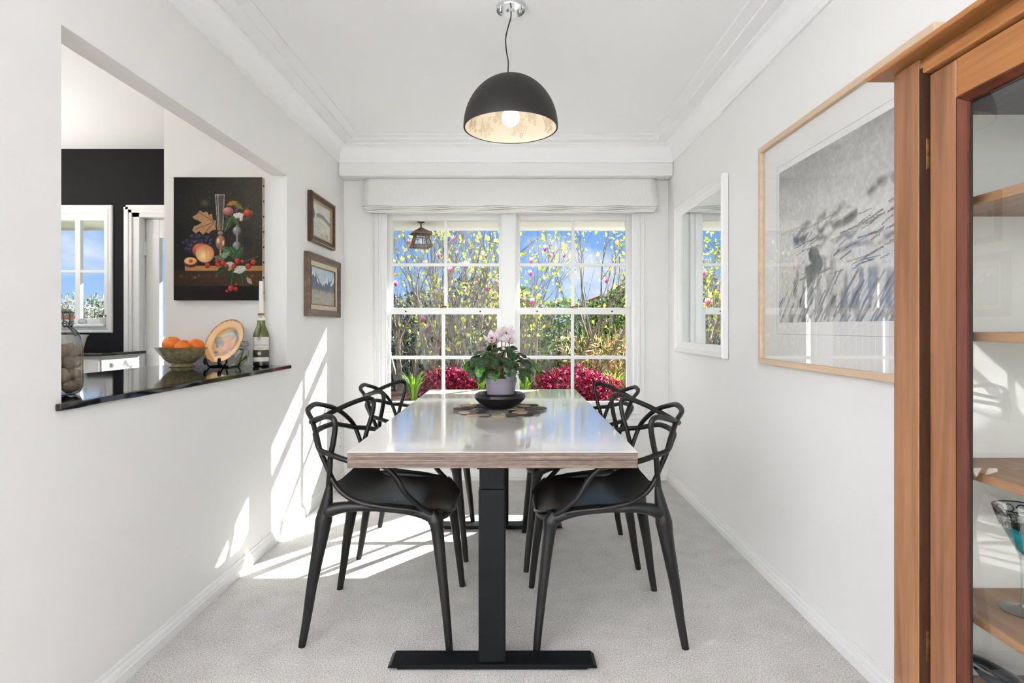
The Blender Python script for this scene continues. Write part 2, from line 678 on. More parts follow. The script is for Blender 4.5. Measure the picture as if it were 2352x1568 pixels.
struct('wall_living_front', MB().box(XR + .1, 3.7, Y0 - .1, Y0, 0, ZC), 'wall_paint', 'living room wall beside the dining room')
struct('wall_living_right', MB().box(3.6, 3.7, -5.1, Y0 - .1, 0, ZC), 'wall_paint', 'side wall of the living room')
struct('wall_living_left', MB().box(KX - .1, KX, -5.1, Y0L - .1, 0, ZC), 'wall_paint', 'other side wall of the living room')
wb = MB()
wb.box(KX, -3.2, -5.1, -5.0, 0, ZC)
wb.box(2.6, 3.6, -5.1, -5.0, 0, ZC)
wb.box(-3.2, 2.6, -5.1, -5.0, 2.25, ZC)
struct('wall_living_back', wb, 'wall_paint', 'back wall of the living room with wide glass doors')

# glazing of the openings that light the room from behind and from the kitchen side
w5 = thing('window_5', 'wide glass doors of the living room', None, (-0.3, -5.05, 0), kind='structure')
fr = MB()
fr.frame(-3.2, 2.6, 0.0, 2.25, [(0, -.05), (0, .05), (.07, .05), (.07, -.05)], lambda u, v, h: (u, -5.05 + h, v))
part('window_frame', fr, 'trim_paint', w5)
for k in range(4):
    xa = -3.13 + k * 1.415
    part('pane', MB().box(xa, xa + 1.385, -5.055, -5.045, .07, 2.18), 'pane_glass', w5)
    if k:
        part('window_stile', MB().box(xa - .04, xa + .01, -5.08, -5.02, .07, 2.18), 'trim_paint', w5)
w4 = thing('window_4', 'wide side window of the kitchen', None, (KX - .05, 2.65, .9), kind='structure')
fr = MB()
fr.frame(1.7, 3.6, .9, 2.2, [(0, -.05), (0, .05), (.06, .05), (.06, -.05)], lambda u, v, h: (KX - .05 + h, u, v))
part('window_frame', fr, 'trim_paint', w4)
part('pane', MB().box(KX - .055, KX - .045, 1.76, 3.54, .96, 2.14), 'pane_glass', w4)

# cornice: stepped plaster with a cove, mitred at the corners
prof = [(0.0, 2.303), (0.014, 2.303), (0.014, 2.328)]
for k in range(9):
    a = math.pi / 2 * k / 8
    prof.append((0.016 + 0.052 * (1 - math.cos(a)), 2.330 + 0.080 * math.sin(a)))
prof += [(0.075, 2.411), (0.075, 2.425), (0.140, 2.425), (0.140, 2.437), (0.200, 2.437), (0.200, ZC - .0005)]
co = MB()
vs, fs = [], []
for (e_, z) in prof:
    vs += [(XL + e_, Y0L - .1, z), (XL + e_, YB - e_, z), (XR - e_, YB - e_, z), (XR - e_, Y0, z)]
for k in range(len(prof) - 1):
    for j in range(3):
        fs.append((k * 4 + j, k * 4 + j + 1, (k + 1) * 4 + j + 1, (k + 1) * 4 + j))
co.add(vs, fs)
struct('trim_1', co, 'ceiling_paint', 'stepped white plaster cornice round the ceiling', smooth=True)

# skirting boards: ogee top, flat face
sk = [(0.0, 0.070), (0.004, 0.070), (0.006, 0.062), (0.0055, 0.056), (0.010, 0.052), (0.0125, 0.044), (0.0125, 0.038), (0.016, 0.032), (0.016, 0.0)]


def skirting(name, a, b, inward, label):
    a, b, n = Vector(a), Vector(b), Vector(inward)
    vs, fs = [], []
    for (t, z) in sk:
        vs += [tuple(a + n * t + Vector((0, 0, z))), tuple(b + n * t + Vector((0, 0, z)))]
    for k in range(len(sk) - 1):
        fs.append((2 * k, 2 * k + 1, 2 * k + 3, 2 * k + 2))
    mb = MB().add(vs, fs)
    struct(name, mb, 'trim_paint', label)


skirting('baseboard_left', (XL, Y0L - .1, 0), (XL, YE, 0), (1, 0, 0), 'white moulded skirting below the serving hatch')
skirting('baseboard_right', (XR, Y0, 0), (XR, YE, 0), (-1, 0, 0), 'white moulded skirting below the mirror')
skirting('baseboard_end', (XL, YE, 0), (XR, YE, 0), (0, -1, 0), 'white moulded skirting below the window')

# window casing: picture-frame moulding round the double window
cas = MB()
cp = [(0, 0), (0, .012), (.006, .018), (.014, .018), (.020, .014), (.034, .014), (.040, .022), (.052, .022), (.058, .012), (.082, .012), (.088, .006), (.096, .004), (.096, 0)]
cas.frame(-1.026, 0.975, 0.448, 2.06, cp, lambda u, v, h: (u, YE - h, v))
struct('trim_2', cas, 'trim_paint', 'white moulded architrave round the double window')


def sash_window(name, label, ox0, ox1, lo, up):
    """one double-hung sash: lo / up = (glass x0, muntin x0, muntin x1, glass x1, z0, muntin z0, muntin z1, z1)"""
    w = thing(name, label, None, ((ox0 + ox1) / 2, YE + .07, WZ0), kind='structure')
    j = MB()
    j.frame(ox0, ox1, WZ0, WZ1, [(0, .14), (0, .01), (.008, .01), (.008, .02), (.002, .02), (.002, .14)], lambda u, v, h: (u, YE + h, v))
    part('window_jamb', j, 'trim_paint', w)
    for nm, g, ya, yb, z0, z1 in (('lower_sash', lo, YE + .022, YE + .060, WZ0, 1.268), ('upper_sash', up, YE + .066, YE + .104, 1.246, WZ1)):
        s = MB()
        x0, x1 = ox0 + .004, ox1 - .004
        s.box(x0, g[0], ya, yb, z0, z1)
        s.box(g[3], x1, ya, yb, z0, z1)
        s.box(g[0], g[3], ya, yb, z0, g[4])
        s.box(g[0], g[3], ya, yb, g[7], z1)
        so = part(nm, s, 'trim_paint', w, bevel=.003)
        mu = MB().box(g[1], g[2], ya + .006, yb - .006, g[4], g[7])
        part('glazing_bar', mu, 'trim_paint', so, top=w)
        for xa, xb in ((g[0], g[1]), (g[2], g[3])):
            part('glazing_bar', MB().box(xa, xb, ya + .006, yb - .006, g[5], g[6]), 'trim_paint', so, top=w)
        ym = (ya + yb) / 2
        for xa, xb in ((g[0], g[1]), (g[2], g[3])):
            for za, zb in ((g[4], g[5]), (g[6], g[7])):
                part('pane', MB().add([(xa, ym, za), (xb, ym, za), (xb, ym, zb), (xa, ym, zb)], [(0, 1, 2, 3)]), 'pane_glass', so, top=w)
    for lx in ((ox0 + .16), (ox1 - .16)):
        k = MB().sphere((lx, YE + .0215, 1.247), .006, 8, 6)
        part('screw_hole', k, 'rubber', w, smooth=True)
    cx = (ox0 + ox1) / 2
    lk = MB().box(cx - .022, cx + .022, YE + .03, YE + .055, 1.268, 1.276)
    lk.tube([(cx - .02, YE + .042, 1.279), (cx + .012, YE + .042, 1.286), (cx + .028, YE + .036, 1.279)], .005, 8)
    part('sash_lock', lk, 'brass', w)
    return w


sash_window('window_1', 'white double-hung sash window next to the wall with the serving hatch', WX0, -0.083,
            (-.9146, -.531, -.508, -.117, .5765, .892, .915, 1.225), (-.906, -.5165, -.495, -.105, 1.275, 1.589, 1.61, 1.93))
sash_window('window_2', 'white double-hung sash window next to the wall with the mirror', 0.020, WX1,
            (.049, .434, .456, .847, .5765, .892, .915, 1.225), (.0523, .441, .464, .852, 1.275, 1.589, 1.61, 1.93))
struct('trim_3', MB().box(-.083, .020, YE - .004, YO, WZ0, WZ1), 'trim_paint', 'white mullion post between the two sash windows', bevel=.004)
struct('trim_4', MB().box(WX0 - .05, WX1 + .05, YO - .03, YO + .07, WZ0 - .06, WZ0 + .004), 'trim_paint', 'white outer window ledge')

# kitchen window
kwn = thing('window_3', 'white casement window in the black kitchen wall', None, ((KW[0] + KW[1]) / 2, YE, KW[2]), kind='structure')
c3 = MB()
c3.frame(KW[0] - .045, KW[1] + .048, KW[2] - .052, KW[3] + .045, [(0, 0), (0, .012), (.008, .018), (.02, .012), (.032, .020), (.045, .014), (.05, 0)], lambda u, v, h: (u, YE - h, v))
part('architrave', c3, 'trim_paint', kwn)
j3 = MB()
j3.frame(KW[0], KW[1], KW[2], KW[3], [(0, .13), (0, 0), (.012, 0), (.012, .05), (.055, .05), (.055, .09), (.012, .09), (.012, .13)], lambda u, v, h: (u, YE + h, v))
part('window_frame', j3, 'trim_paint', kwn)
gx0, gx1, gz0, gz1 = KW[0] + .055, KW[1] - .055, KW[2] + .055, KW[3] - .055
bars = [(gx0, -3.52), (-3.482, -3.281), (-3.243, gx1)]
for xa, xb in ((-3.52, -3.482), (-3.281, -3.243)):
    part('glazing_bar', MB().box(xa, xb, YE + .055, YE + .085, gz0, gz1), 'trim_paint', kwn)
part('glazing_bar', MB().box(gx0, gx1, YE + .058, YE + .082, 1.540, 1.558), 'trim_paint', kwn)
for xa, xb in bars:
    for za, zb in ((gz0, 1.540), (1.558, gz1)):
        part('pane', MB().add([(xa, YE + .07, za), (xb, YE + .07, za), (xb, YE + .07, zb), (xa, YE + .07, zb)], [(0, 1, 2, 3)]), 'pane_glass', kwn)
part('window_sill', MB().box(KW[0], KW[1], YE - .035, YE + .05, KW[2] - .008, KW[2] + .012), 'trim_paint', kwn, bevel=.004)

# kitchen door with glass
kd = thing('door_1', 'white glazed kitchen door in the black wall', None, ((KD[0] + KD[1]) / 2, YE, 0), kind='structure')
c4 = MB()
for xa, sgn in ((KD[0], -1), (KD[1], 1)):
    for a, b_, t in ((0, .022, .012), (.022, .04, .018), (.04, .055, .014)):
        c4.box(xa + sgn * a, xa + sgn * b_, YE - t, YE, 0, KD[3] + b_)
for a, b_, t in ((0, .022, .012), (.022, .04, .018), (.04, .055, .014)):
    c4.box(KD[0] - .055, KD[1] + .055, YE - t, YE, KD[3] + a, KD[3] + b_)
part('architrave', c4, 'trim_paint', kd)
c5 = MB()
c5.box(KD[0], KD[0] + .05, YE, YO, 0, KD[3])
c5.box(KD[1] - .05, KD[1], YE, YO, 0, KD[3])
c5.box(KD[0], KD[1], YE, YO, KD[3] - .03, KD[3])
part('door_frame', c5, 'trim_paint', kd)
lx0, lx1 = KD[0] + .056, KD[1] - .056
lf = MB()
lf.box(lx0, lx0 + .10, YE + .07, YE + .11, .01, 1.94)
lf.box(lx1 - .10, lx1, YE + .07, YE + .11, .01, 1.94)
lf.box(lx0 + .1, lx1 - .1, YE + .0705, YE + .1095, .01, .30)
lf.box(lx0 + .1, lx1 - .1, YE + .0705, YE + .1095, 1.80, 1.94)
leaf_o = part('door_leaf', lf, 'trim_paint', kd, bevel=.003)
part('pane', MB().add([(lx0 + .1, YE + .09, .30), (lx1 - .1, YE + .09, .30), (lx1 - .1, YE + .09, 1.80), (lx0 + .1, YE + .09, 1.80)], [(0, 1, 2, 3)]), 'pane_glass', leaf_o, top=kd)
for zc in (1.72, 1.02, .25):
    hg = MB().box(KD[0] + .046, KD[0] + .062, YE + .055, YE + .072, zc - .05, zc + .05)
    hg.tube([(KD[0] + .054, YE + .056, zc - .055), (KD[0] + .054, YE + .056, zc + .055)], .006, 8)
    part('hinge', hg, 'trim_paint', kd)

# eave over the windows outside: soffit and gutter board
ev = MB()
ev.box(-6.5, 4.5, YO, 5.01, 2.0, 2.05)
ev.box(-6.5, 4.5, 5.0, 5.03, 1.98, 2.16)
struct('ceiling_eave', ev, 'trim_paint', 'white soffit of the eave outside the windows')

# serving hatch bench top
bench = MB()
bench.box(-1.95, XL - .085, OP0 + .0, OP1, .900, .920)
bench.box(XL - .085, XL, OP0, OP1, .900, .920)
bench.box(XL, -1.232, OP0 - .022, OP1 + .022, .900, .920)
whole('stone_counter', bench, 'black_stone', 'polished black stone counter running through the serving hatch', 'counter', bevel=.003)
whole('kitchen_cupboard', MB().box(-1.90, XL - .087, OP0 + .0, OP1 - .002, 0, .899), 'white_cabinet', 'white kitchen cupboard under the black stone counter', 'cabinet')

# uplighters: added lamps out of view, filling the rooms by way of the ceilings
mat('fill_glow', (255, 255, 255), 0.5, emit=(247, 248, 255), estr=1650.0)
mat('fill_glow_kitchen', (255, 255, 255), 0.5, emit=(255, 250, 244), estr=340.0)
mat('fill_bowl', (232, 230, 226), 0.4)
for k, (lx, ly) in enumerate(((-3.4, -2.6), (-1.6, -4.0), (1.2, -4.0), (-3.2, -1.3), (-4.15, 2.6))):
    fl = thing('fill_uplighter', ('added fill uplighter, out of view in the living room', 'added fill uplighter, out of view in the kitchen')[k == 4], 'lamp', (lx, ly, 0), group='added fill uplighters' if k < 4 else None)
    part('fill_base', MB().lathe([(0, 0), (.16, 0), (.16, .015), (.02, .03), (0, .03)], 32, (lx, ly, 0)), 'table_steel', fl, smooth=True)
    part('fill_pole', MB().tube([(lx, ly, .02), (lx, ly, 0.72)], .014, 10), 'table_steel', fl)
    part('fill_bowl', MB().lathe([(0, .71), (.05, .715), (.16, .78), (.235, .90), (.225, .90), (.15, .80), (0, .75)], 40, (lx, ly, 0)), 'fill_bowl', fl, smooth=True)
    part('fill_disc', MB().lathe([(0, .80), (.14, .80), (.14, .815), (0, .815)], 32, (lx, ly, 0)), 'fill_glow' if k < 4 else 'fill_glow_kitchen', fl)

# wall added to bounce sunlight indoors, and the patio behind the living room
mat('bounce_white', (244, 243, 240), 0.8, noise=0.03, nscale=4)
mat('patio_stone', (206, 200, 190), 0.8, noise=0.12, nscale=5)
struct('wall_bounce', MB().box(-9, 8, -9.7, -9.5, -.25, 3.4), 'bounce_white', 'added white wall behind the house, out of view, bouncing sunlight indoors')
struct('floor_patio', MB().box(-9, 8, -9.5, -5.1, -.25, -.02), 'patio_stone', 'pale stone patio behind the house')

# ------------------------------------------------------------------ dining table
TX0, TX1, TY0, TY1, TZ = -0.513, 0.387, 1.761, 3.545, 0.744
tb = thing('dining_table', 'long dining table with glossy white top, thick plywood edge and black steel T legs', 'table', (-.063, 2.65, 0))
part('plywood_top', MB().box(TX0, TX1, TY0, TY1, TZ - .0505, TZ - .0255), 'plywood_edge', tb, bevel=.0015)
part('plywood_top', MB().box(TX0, TX1, TY0, TY1, TZ - .0255, TZ - .0025), 'plywood_edge', tb, bevel=.0012)
part('laminate_sheet', MB().box(TX0, TX1, TY0, TY1, TZ - .0025, TZ), 'laminate', tb, bevel=.0006)
for yf in (1.866, 3.166):
    bx0, bx1 = -.411, .276
    ft = MB()
    # long flat foot: chamfered ends, thin edge and a recessed underside
    pr = [(bx0, .0155), (bx0 + .012, .0245), (bx1 - .012, .0245), (bx1, .0155), (bx1, .012), (bx0, .012)]
    n = len(pr)
    vs = [(x, yf, z) for x, z in pr] + [(x, yf + .08, z) for x, z in pr]
    fs = [tuple(range(n)), tuple(reversed(range(n, 2 * n)))] + [(i, (i + 1) % n, n + (i + 1) % n, n + i) for i in range(n)]
    ft.add(vs, fs)
    ft.box(bx0 + .03, bx1 - .03, yf + .006, yf + .074, .004, .012)
    fo = part('foot', ft, 'table_steel', tb)
    for lx in (bx0 + .05, bx1 - .05):
        part('leveller', MB().lathe([(0.0, 0.0), (.022, 0), (.022, .005), (0, .005)], 14, (lx, yf + .04, 0)), 'rubber', fo, top=tb)
    cx = -.069
    part('column', MB().box(cx - .0445, cx + .0445, yf + .008, yf + .068, .0245, .594), 'table_steel', tb, bevel=.004)
    part('inner_column', MB().box(cx - .0415, cx + .041, yf + .011, yf + .065, .594, .672), 'table_steel', tb, bevel=.003)
    part('top_bracket', MB().box(cx - .30, cx + .30, yf + .018, yf + .058, .672, .6930), 'table_steel', tb, bevel=.002)
part('frame_rail', MB().box(-.12, -.095, 1.90, 3.22, .655, .692), 'table_steel', tb)
part('frame_rail', MB().box(-.043, -.018, 1.90, 3.22, .655, .692), 'table_steel', tb)
part('control_box', MB().box(-.16, -.13, 1.86, 1.93, .682, .693), 'table_steel', tb)

# ------------------------------------------------------------------ chairs
T2 = [(-.296, 0, .826), (-.291, .08, .814), (-.252, .145, .787), (-.216, .20, .738), (-.196, .225, .695), (-.172, .221, .635), (-.152, .217, .585),
      (-.115, .224, .543), (-.05, .236, .514), (.04, .240, .499), (.12, .236, .489), (.19, .221, .470)]
T3 = [(-.289, 0, .763), (-.275, .09, .772), (-.225, .18, .797), (-.170, .240, .816), (-.138, .268, .815), (-.128, .272, .79), (-.138, .262, .73),
      (-.152, .248, .677), (-.163, .224, .61), (-.172, .210, .55), (-.180, .204, .47)]
T4 = [(-.270, 0, .7325), (-.255, .10, .732), (-.228, .165, .716), (-.196, .225, .697), (-.15, .257, .688), (-.08, .282, .672), (0, .288, .661), (.045, .287, .652),
      (.083, .282, .615), (.115, .272, .557), (.157, .250, .507), (.205, .223, .466)]


def mirror_path(h):
    return [(x, -y, z) for (x, y, z) in reversed(h[1:])] + list(h)


def make_chair():
    ch = thing('dining_chair', 'black moulded chair', 'chair', (0, 0, 0))
    for nm, h, r, fl in (('tall_back_loop', T2, .0108, .85), ('winged_back_loop', T3, .0108, .9), ('arm_loop', T4, .0112, .85)):
        mb = MB()
        path = catmull(mirror_path(h), 7)
        mb.tube(path, r, 12, fl, up=(0, 0, 1))
        part(nm, mb, 'chair_plastic', ch, smooth=True, local=True)
    # seat shell
    nu, nv = 22, 26
    vs = []

    def top(i, j):
        v = j / nv
        X = -.168 + v * .432
        w = np.interp(X, [-.168, -.12, -.05, .06, .14, .19, .23, .252, .264], [.168, .198, .220, .228, .226, .214, .186, .150, .112])
        u = -1 + 2 * i / nu
        z = .478 - .014 * (1 - u * u) * math.exp(-((X - .03) / .13) ** 2)
        if X < -.02:
            z += ((-.02 - X) / .148) ** 2 * .076
        z += abs(u) ** 3 * .018
        if X > .13:
            z -= ((X - .13) / .134) ** 2 * .040
        return Vector((X + .004 * abs(u), u * w, z))
    for j in range(nv + 1):
        for i in range(nu + 1):
            vs.append(top(i, j))
    k0 = len(vs)
    for j in range(nv + 1):
        for i in range(nu + 1):
            p = top(i, j)
            edge = min(i, nu - i, j, nv - j)
            vs.append(p - Vector((0, 0, .006 if edge == 0 else .016)))
    fs = []
    W = nu + 1
    for j in range(nv):
        for i in range(nu):
            a = j * W + i
            fs.append((a, a + 1, a + W + 1, a + W))
            fs.append((k0 + a, k0 + a + W, k0 + a + W + 1, k0 + a + 1))
    for i in range(nu):
        fs.append((i, k0 + i, k0 + i + 1, i + 1))
        a = nv * W + i
        fs.append((a, a + 1, k0 + a + 1, k0 + a))
    for j in range(nv):
        a = j * W
        fs.append((a, a + W, k0 + a + W, k0 + a))
        a = j * W + nu
        fs.append((a, k0 + a, k0 + a + W, a + W))
    part('seat', MB().add(vs, fs), 'seat_plastic', ch, smooth=True, local=True)
    for s in (-1, 1):
        # side beam that carries the seat and flows into the legs
        p, r = catmull([(-.186, s * .207, .452), (-.168, s * .210, .478), (-.10, s * .217, .4935), (0, s * .222, .4940), (.10, s * .222, .486), (.165, s * .219, .472), (.214, s * .215, .452)], 6,
                       [.016, .0245, .0185, .0158, .0172, .0205, .026])
        part('side_rail', MB().tube(p, r, 12, 1.0), 'chair_plastic', ch, smooth=True, local=True)
        p, r = catmull([(.196, s * .214, .476), (.211, s * .217, .446), (.218, s * .220, .405), (.236, s * .231, .26), (.252, s * .242, .12), (.264, s * .250, 0)], 5,
                       [.019, .0285, .0225, .0178, .0148, .0125])
        part('front_leg', MB().tube(p, r, 14, 1.0, up=(1, 0, 0)), 'chair_plastic', ch, smooth=True, local=True)
        p, r = catmull([(-.166, s * .213, .57), (-.178, s * .206, .505), (-.190, s * .205, .44), (-.203, s * .207, .36), (-.228, s * .212, .22), (-.245, s * .217, .10), (-.262, s * .221, 0)], 5,
                       [.010, .021, .030, .0245, .019, .0155, .0128])
        part('rear_leg', MB().tube(p, r, 14, 1.0, up=(1, 0, 0)), 'chair_plastic', ch, smooth=True, local=True)
    # the front edge dips between the legs as a moulded lip
    p, r = catmull([(.208, -.214, .456), (.243, -.165, .446), (.256, -.085, .4445), (.2585, 0, .444), (.256, .085, .4445), (.243, .165, .446), (.208, .214, .456)], 5, [.016, .0095, .0065, .006, .0065, .0095, .016])
    part('front_rail', MB().tube(p, r, 10), 'chair_plastic', ch, smooth=True, local=True)
    return ch


chair0 = make_chair()
CH = [(-.485, 2.235, 0.0, 'black looped-back plastic chair on the serving hatch side, at the end away from the window'),
      (-.490, 2.995, 0.0, 'black looped-back plastic chair on the serving hatch side, next to the window'),
      (.345, 2.222, math.pi, 'black looped-back plastic chair on the mirror side, at the end away from the window'),
      (.325, 2.880, math.pi, 'black looped-back plastic chair on the mirror side, next to the window')]
for k, (x, y, rz, lb) in enumerate(CH):
    c = chair0 if k == 0 else copy_tree(chair0)
    c.location = (x, y, 0)
    c.rotation_euler = (0, 0, rz)
    tag(c, lb, 'chair', 'dining chairs round the table')

# ------------------------------------------------------------------ pendant lamp
PX, PY = -.009, 2.34
pl = thing('pendant_lamp', 'black dome pendant lamp with glowing globe bulb over the table', 'lamp', (PX, PY, 1.948))
can = MB().lathe([(0, ZC - .0005), (.056, ZC - .0005), (.060, ZC - .004), (.060, ZC - .014), (.058, ZC - .018), (.02, ZC - .0185), (.012, ZC - .026), (0, ZC - .026)], 40, (PX, PY, 0))
cano = part('ceiling_rose', can, 'chrome', pl, smooth=True)
for s in (-1, 1):
    part('screw', MB().lathe([(0, ZC - .0185), (.006, ZC - .0185), (.006, ZC - .032), (.003, ZC - .034), (0, ZC - .034)], 12, (PX + s * .040, PY - .01, 0)), 'chrome', cano, top=pl)
RZ, RR, RH = 1.948, .194, .214
outer, inner = [], []
for k in range(25):
    a = math.pi / 2 * k / 24
    outer.append((RR * math.cos(a), RZ + RH * math.sin(a)))
    inner.append(((RR - .007) * math.cos(a), RZ + (RH - .010) * math.sin(a)))
part('lamp_shade', MB().lathe([(RR - .007, RZ - .001), (RR - .0005, RZ - .002)] + outer, 72, (PX, PY, 0)), 'shade_black', pl, smooth=True)
part('shade_lining', MB().lathe([(RR - .007, RZ - .001)] + inner, 72, (PX, PY, 0)), 'shade_cream', pl, smooth=True)


def rose_relief():
    """raised plaster roses, leaves and twigs on the inside of the dome"""
    mb = MB()
    rng = random.Random(3)

    def on(az, el, off=.0015):
        r = RR - .007 - off
        return Vector((PX + r * math.cos(el) * math.cos(az), PY + r * math.cos(el) * math.sin(az), RZ + (RH - .010 - off) * math.sin(el)))
    for k in range(14):
        az0, el0 = 2 * math.pi * k / 14 + rng.uniform(-.1, .1), rng.uniform(.22, .6)
        for t in range(3):
            r = .035 + .032 * t
            pts = [on(az0 + r * math.cos(q), el0 + r * 1.1 * math.sin(q)) for q in np.linspace(t, t + 5.6, 14)]
            mb.tube(pts, .0013, 5)
        for t in range(6):
            q = rng.uniform(0, 6.28)
            a, l = (az0 + .13 * math.cos(q), el0 + .15 * math.sin(q)), rng.uniform(.06, .11)
            if a[1] < .06:
                continue
            d2 = (math.cos(q + .5), math.sin(q + .5))
            mb.tube([on(a[0] + l * s_ * d2[0] - .03 * math.sin(3.14 * s_) * d2[1], max(.04, a[1] + l * s_ * d2[1] + .03 * math.sin(3.14 * s_) * d2[0])) for s_ in np.linspace(0, 1, 6)], .0012, 5)
            mb.tube([on(a[0] + l * s_ * d2[0] + .03 * math.sin(3.14 * s_) * d2[1], max(.04, a[1] + l * s_ * d2[1] - .03 * math.sin(3.14 * s_) * d2[0])) for s_ in np.linspace(0, 1, 6)], .0012, 5)
        pts = [on(az0 + .1 + .05 * s_, max(.05, el0 - .2 + .35 * s_ + .03 * math.sin(9 * s_))) for s_ in np.linspace(0, 1, 10)]
        mb.tube(pts, .0012, 5)
    return mb


mat('relief', (222, 206, 178), 0.6)
part('rose_relief', rose_relief(), 'relief', pl, smooth=True, kind='stuff', label='raised rose pattern on the cream lining')
part('bulb', MB().sphere((PX, PY, 1.991), .0365, 28, 18), 'bulb', pl, smooth=True)
part('lamp_holder', MB().lathe([(.018, 2.024), (.02, 2.03), (.02, 2.09), (.012, 2.10), (.010, 2.155)], 16, (PX, PY, 0)), 'chrome', pl, smooth=True)
part('top_cap', MB().lathe([(0, 2.172), (.012, 2.172), (.014, 2.160), (.03, 2.158)], 20, (PX, PY, 0)), 'shade_black', pl, smooth=True)
cb = catmull([(PX + .001, PY, ZC - .024), (PX, PY, 2.40), (PX - .014, PY, 2.35), (PX - .021, PY, 2.31), (PX - .017, PY, 2.26), (PX - .010, PY, 2.22), (PX - .012, PY, 2.165)], 8)
part('power_cord', MB().tube(cb, .0026, 8), 'rubber', pl, smooth=True)
part('suspension_wire', MB().tube([(PX + .001, PY, ZC - .024), (PX + .001, PY, 2.165)], .0008, 6), 'chrome', pl)

# ------------------------------------------------------------------ roman blind
bl = thing('roman_blind', 'white woven roman blind drawn up above the window', 'blind', (-.02, 4.14, 1.964))


def blind_sheet():
    mb = MB()
    nx = 40
    sec = [(4.150, 2.210, 0), (4.142, 2.209, 0), (4.134, 2.17, .004), (4.124, 2.11, .008), (4.116, 2.05, .012), (4.110, 2.010, .016),
           (4.112, 2.006, .016), (4.122, 2.002, .010), (4.150, 2.02, .006)]
    vs, fs = [], []
    for (y, z, ex) in sec:
        for i in range(nx + 1):
            t = i / nx
            x = (-1.077 - ex) + t * (2.116 + 2 * ex)
            dz = .0035 * math.sin(t * 31) * (1 if z < 2.02 else 0)
            vs.append((x, y, z + dz))
    for k in range(len(sec) - 1):
        for i in range(nx):
            a = k * (nx + 1) + i
            fs.append((a, a + 1, a + nx + 2, a + nx + 1))
    return mb.add(vs, fs)


bo = part('blind_front', blind_sheet(), 'blind_cloth', bl, smooth=True)
md = bo.modifiers.new('thick', 'SOLIDIFY')
md.thickness = .004
for k in range(4):
    f_ = MB()
    z0 = 2.000 - k * .0095
    ins = .006 + .005 * k
    nx = 40
    vs, fs = [], []
    for (y, dz) in ((4.150, .004), (4.116 + .004 * k, .002), (4.112 + .005 * k, -.002), (4.116 + .005 * k, -.0065), (4.150, -.0065)):
        for i in range(nx + 1):
            t = i / nx
            vs.append((-1.085 + ins + t * (2.132 - 2 * ins), y, z0 + dz + .0025 * math.sin(t * 31 + k)))
    for q in range(4):
        for i in range(nx):
            a = q * (nx + 1) + i
            fs.append((a, a + 1, a + nx + 2, a + nx + 1))
    part('blind_fold', f_.add(vs, fs), 'blind_cloth', bl, smooth=True)
part('head_rail', MB().box(-1.07, 1.03, 4.150, 4.195, 2.168, 2.2115), 'trim_paint', bl)
bead = MB()
for s in (-1, 1):
    pts = [(-1.028 + s * .006, 4.178, 1.99), (-1.022 + s * .010, 4.180, 1.5), (-1.016 + s * .010, 4.182, .9), (-1.014 + s * .008, 4.182, .60), (-1.014, 4.182, .575)]
    bead.tube(catmull(pts, 5), .0018, 6)
for k in range(44):
    bead.sphere((-1.018 + .009, 4.180, .62 + k * .0125), .0032, 6, 4)
part('bead_chain', bead, 'trim_paint', bl, smooth=True)

# ------------------------------------------------------------------ mirror on the right wall
def on_right(u, v, h):
    return (XR - h, u, v)


def on_left(u, v, h):
    return (XL + h, u, v)


mr = thing('wall_mirror', 'mirror in a thick white moulded frame on the wall next to the window', 'mirror', (XR, 3.48, .962))
mf = MB().frame(3.03, 3.93, .962, 1.952, [(0, .002), (0, .030), (.004, .038), (.010, .040), (.018, .034), (.024, .034), (.030, .028), (.052, .022), (.058, .018), (.066, .016), (.070, .010), (.070, .002)], on_right)
part('frame', mf, 'trim_paint', mr)
part('mirror_glass', MB().box(XR - .010, XR - .004, 3.098, 3.862, 1.030, 1.884), 'mirror', mr)

# ------------------------------------------------------------------ printed and painted pictures: a fine grid with its own colours
def smooth_noise(nx, ny, cells, seed):
    rng = np.random.RandomState(seed)
    g = rng.rand(cells[1] + 2, cells[0] + 2)
    xs = np.linspace(0, cells[0], nx, endpoint=False)
    ys = np.linspace(0, cells[1], ny, endpoint=False)
    xi, yi = xs.astype(int), ys.astype(int)
    xf, yf = xs - xi, ys - yi
    xf = xf * xf * (3 - 2 * xf)
    yf = yf * yf * (3 - 2 * yf)
    a = g[np.ix_(yi, xi)]
    b = g[np.ix_(yi, xi + 1)]
    c = g[np.ix_(yi + 1, xi)]
    d = g[np.ix_(yi + 1, xi + 1)]
    return (a * (1 - xf) + b * xf) * (1 - yf)[:, None] + (c * (1 - xf) + d * xf) * yf[:, None]


def fbm(nx, ny, cells, seed, oct=4):
    o = np.zeros((ny, nx))
    amp = tot = 0
    amp = 1.0
    for k in range(oct):
        o += amp * smooth_noise(nx, ny, (cells[0] * 2 ** k, cells[1] * 2 ** k), seed + k)
        tot += amp
        amp *= .5
    return o / tot


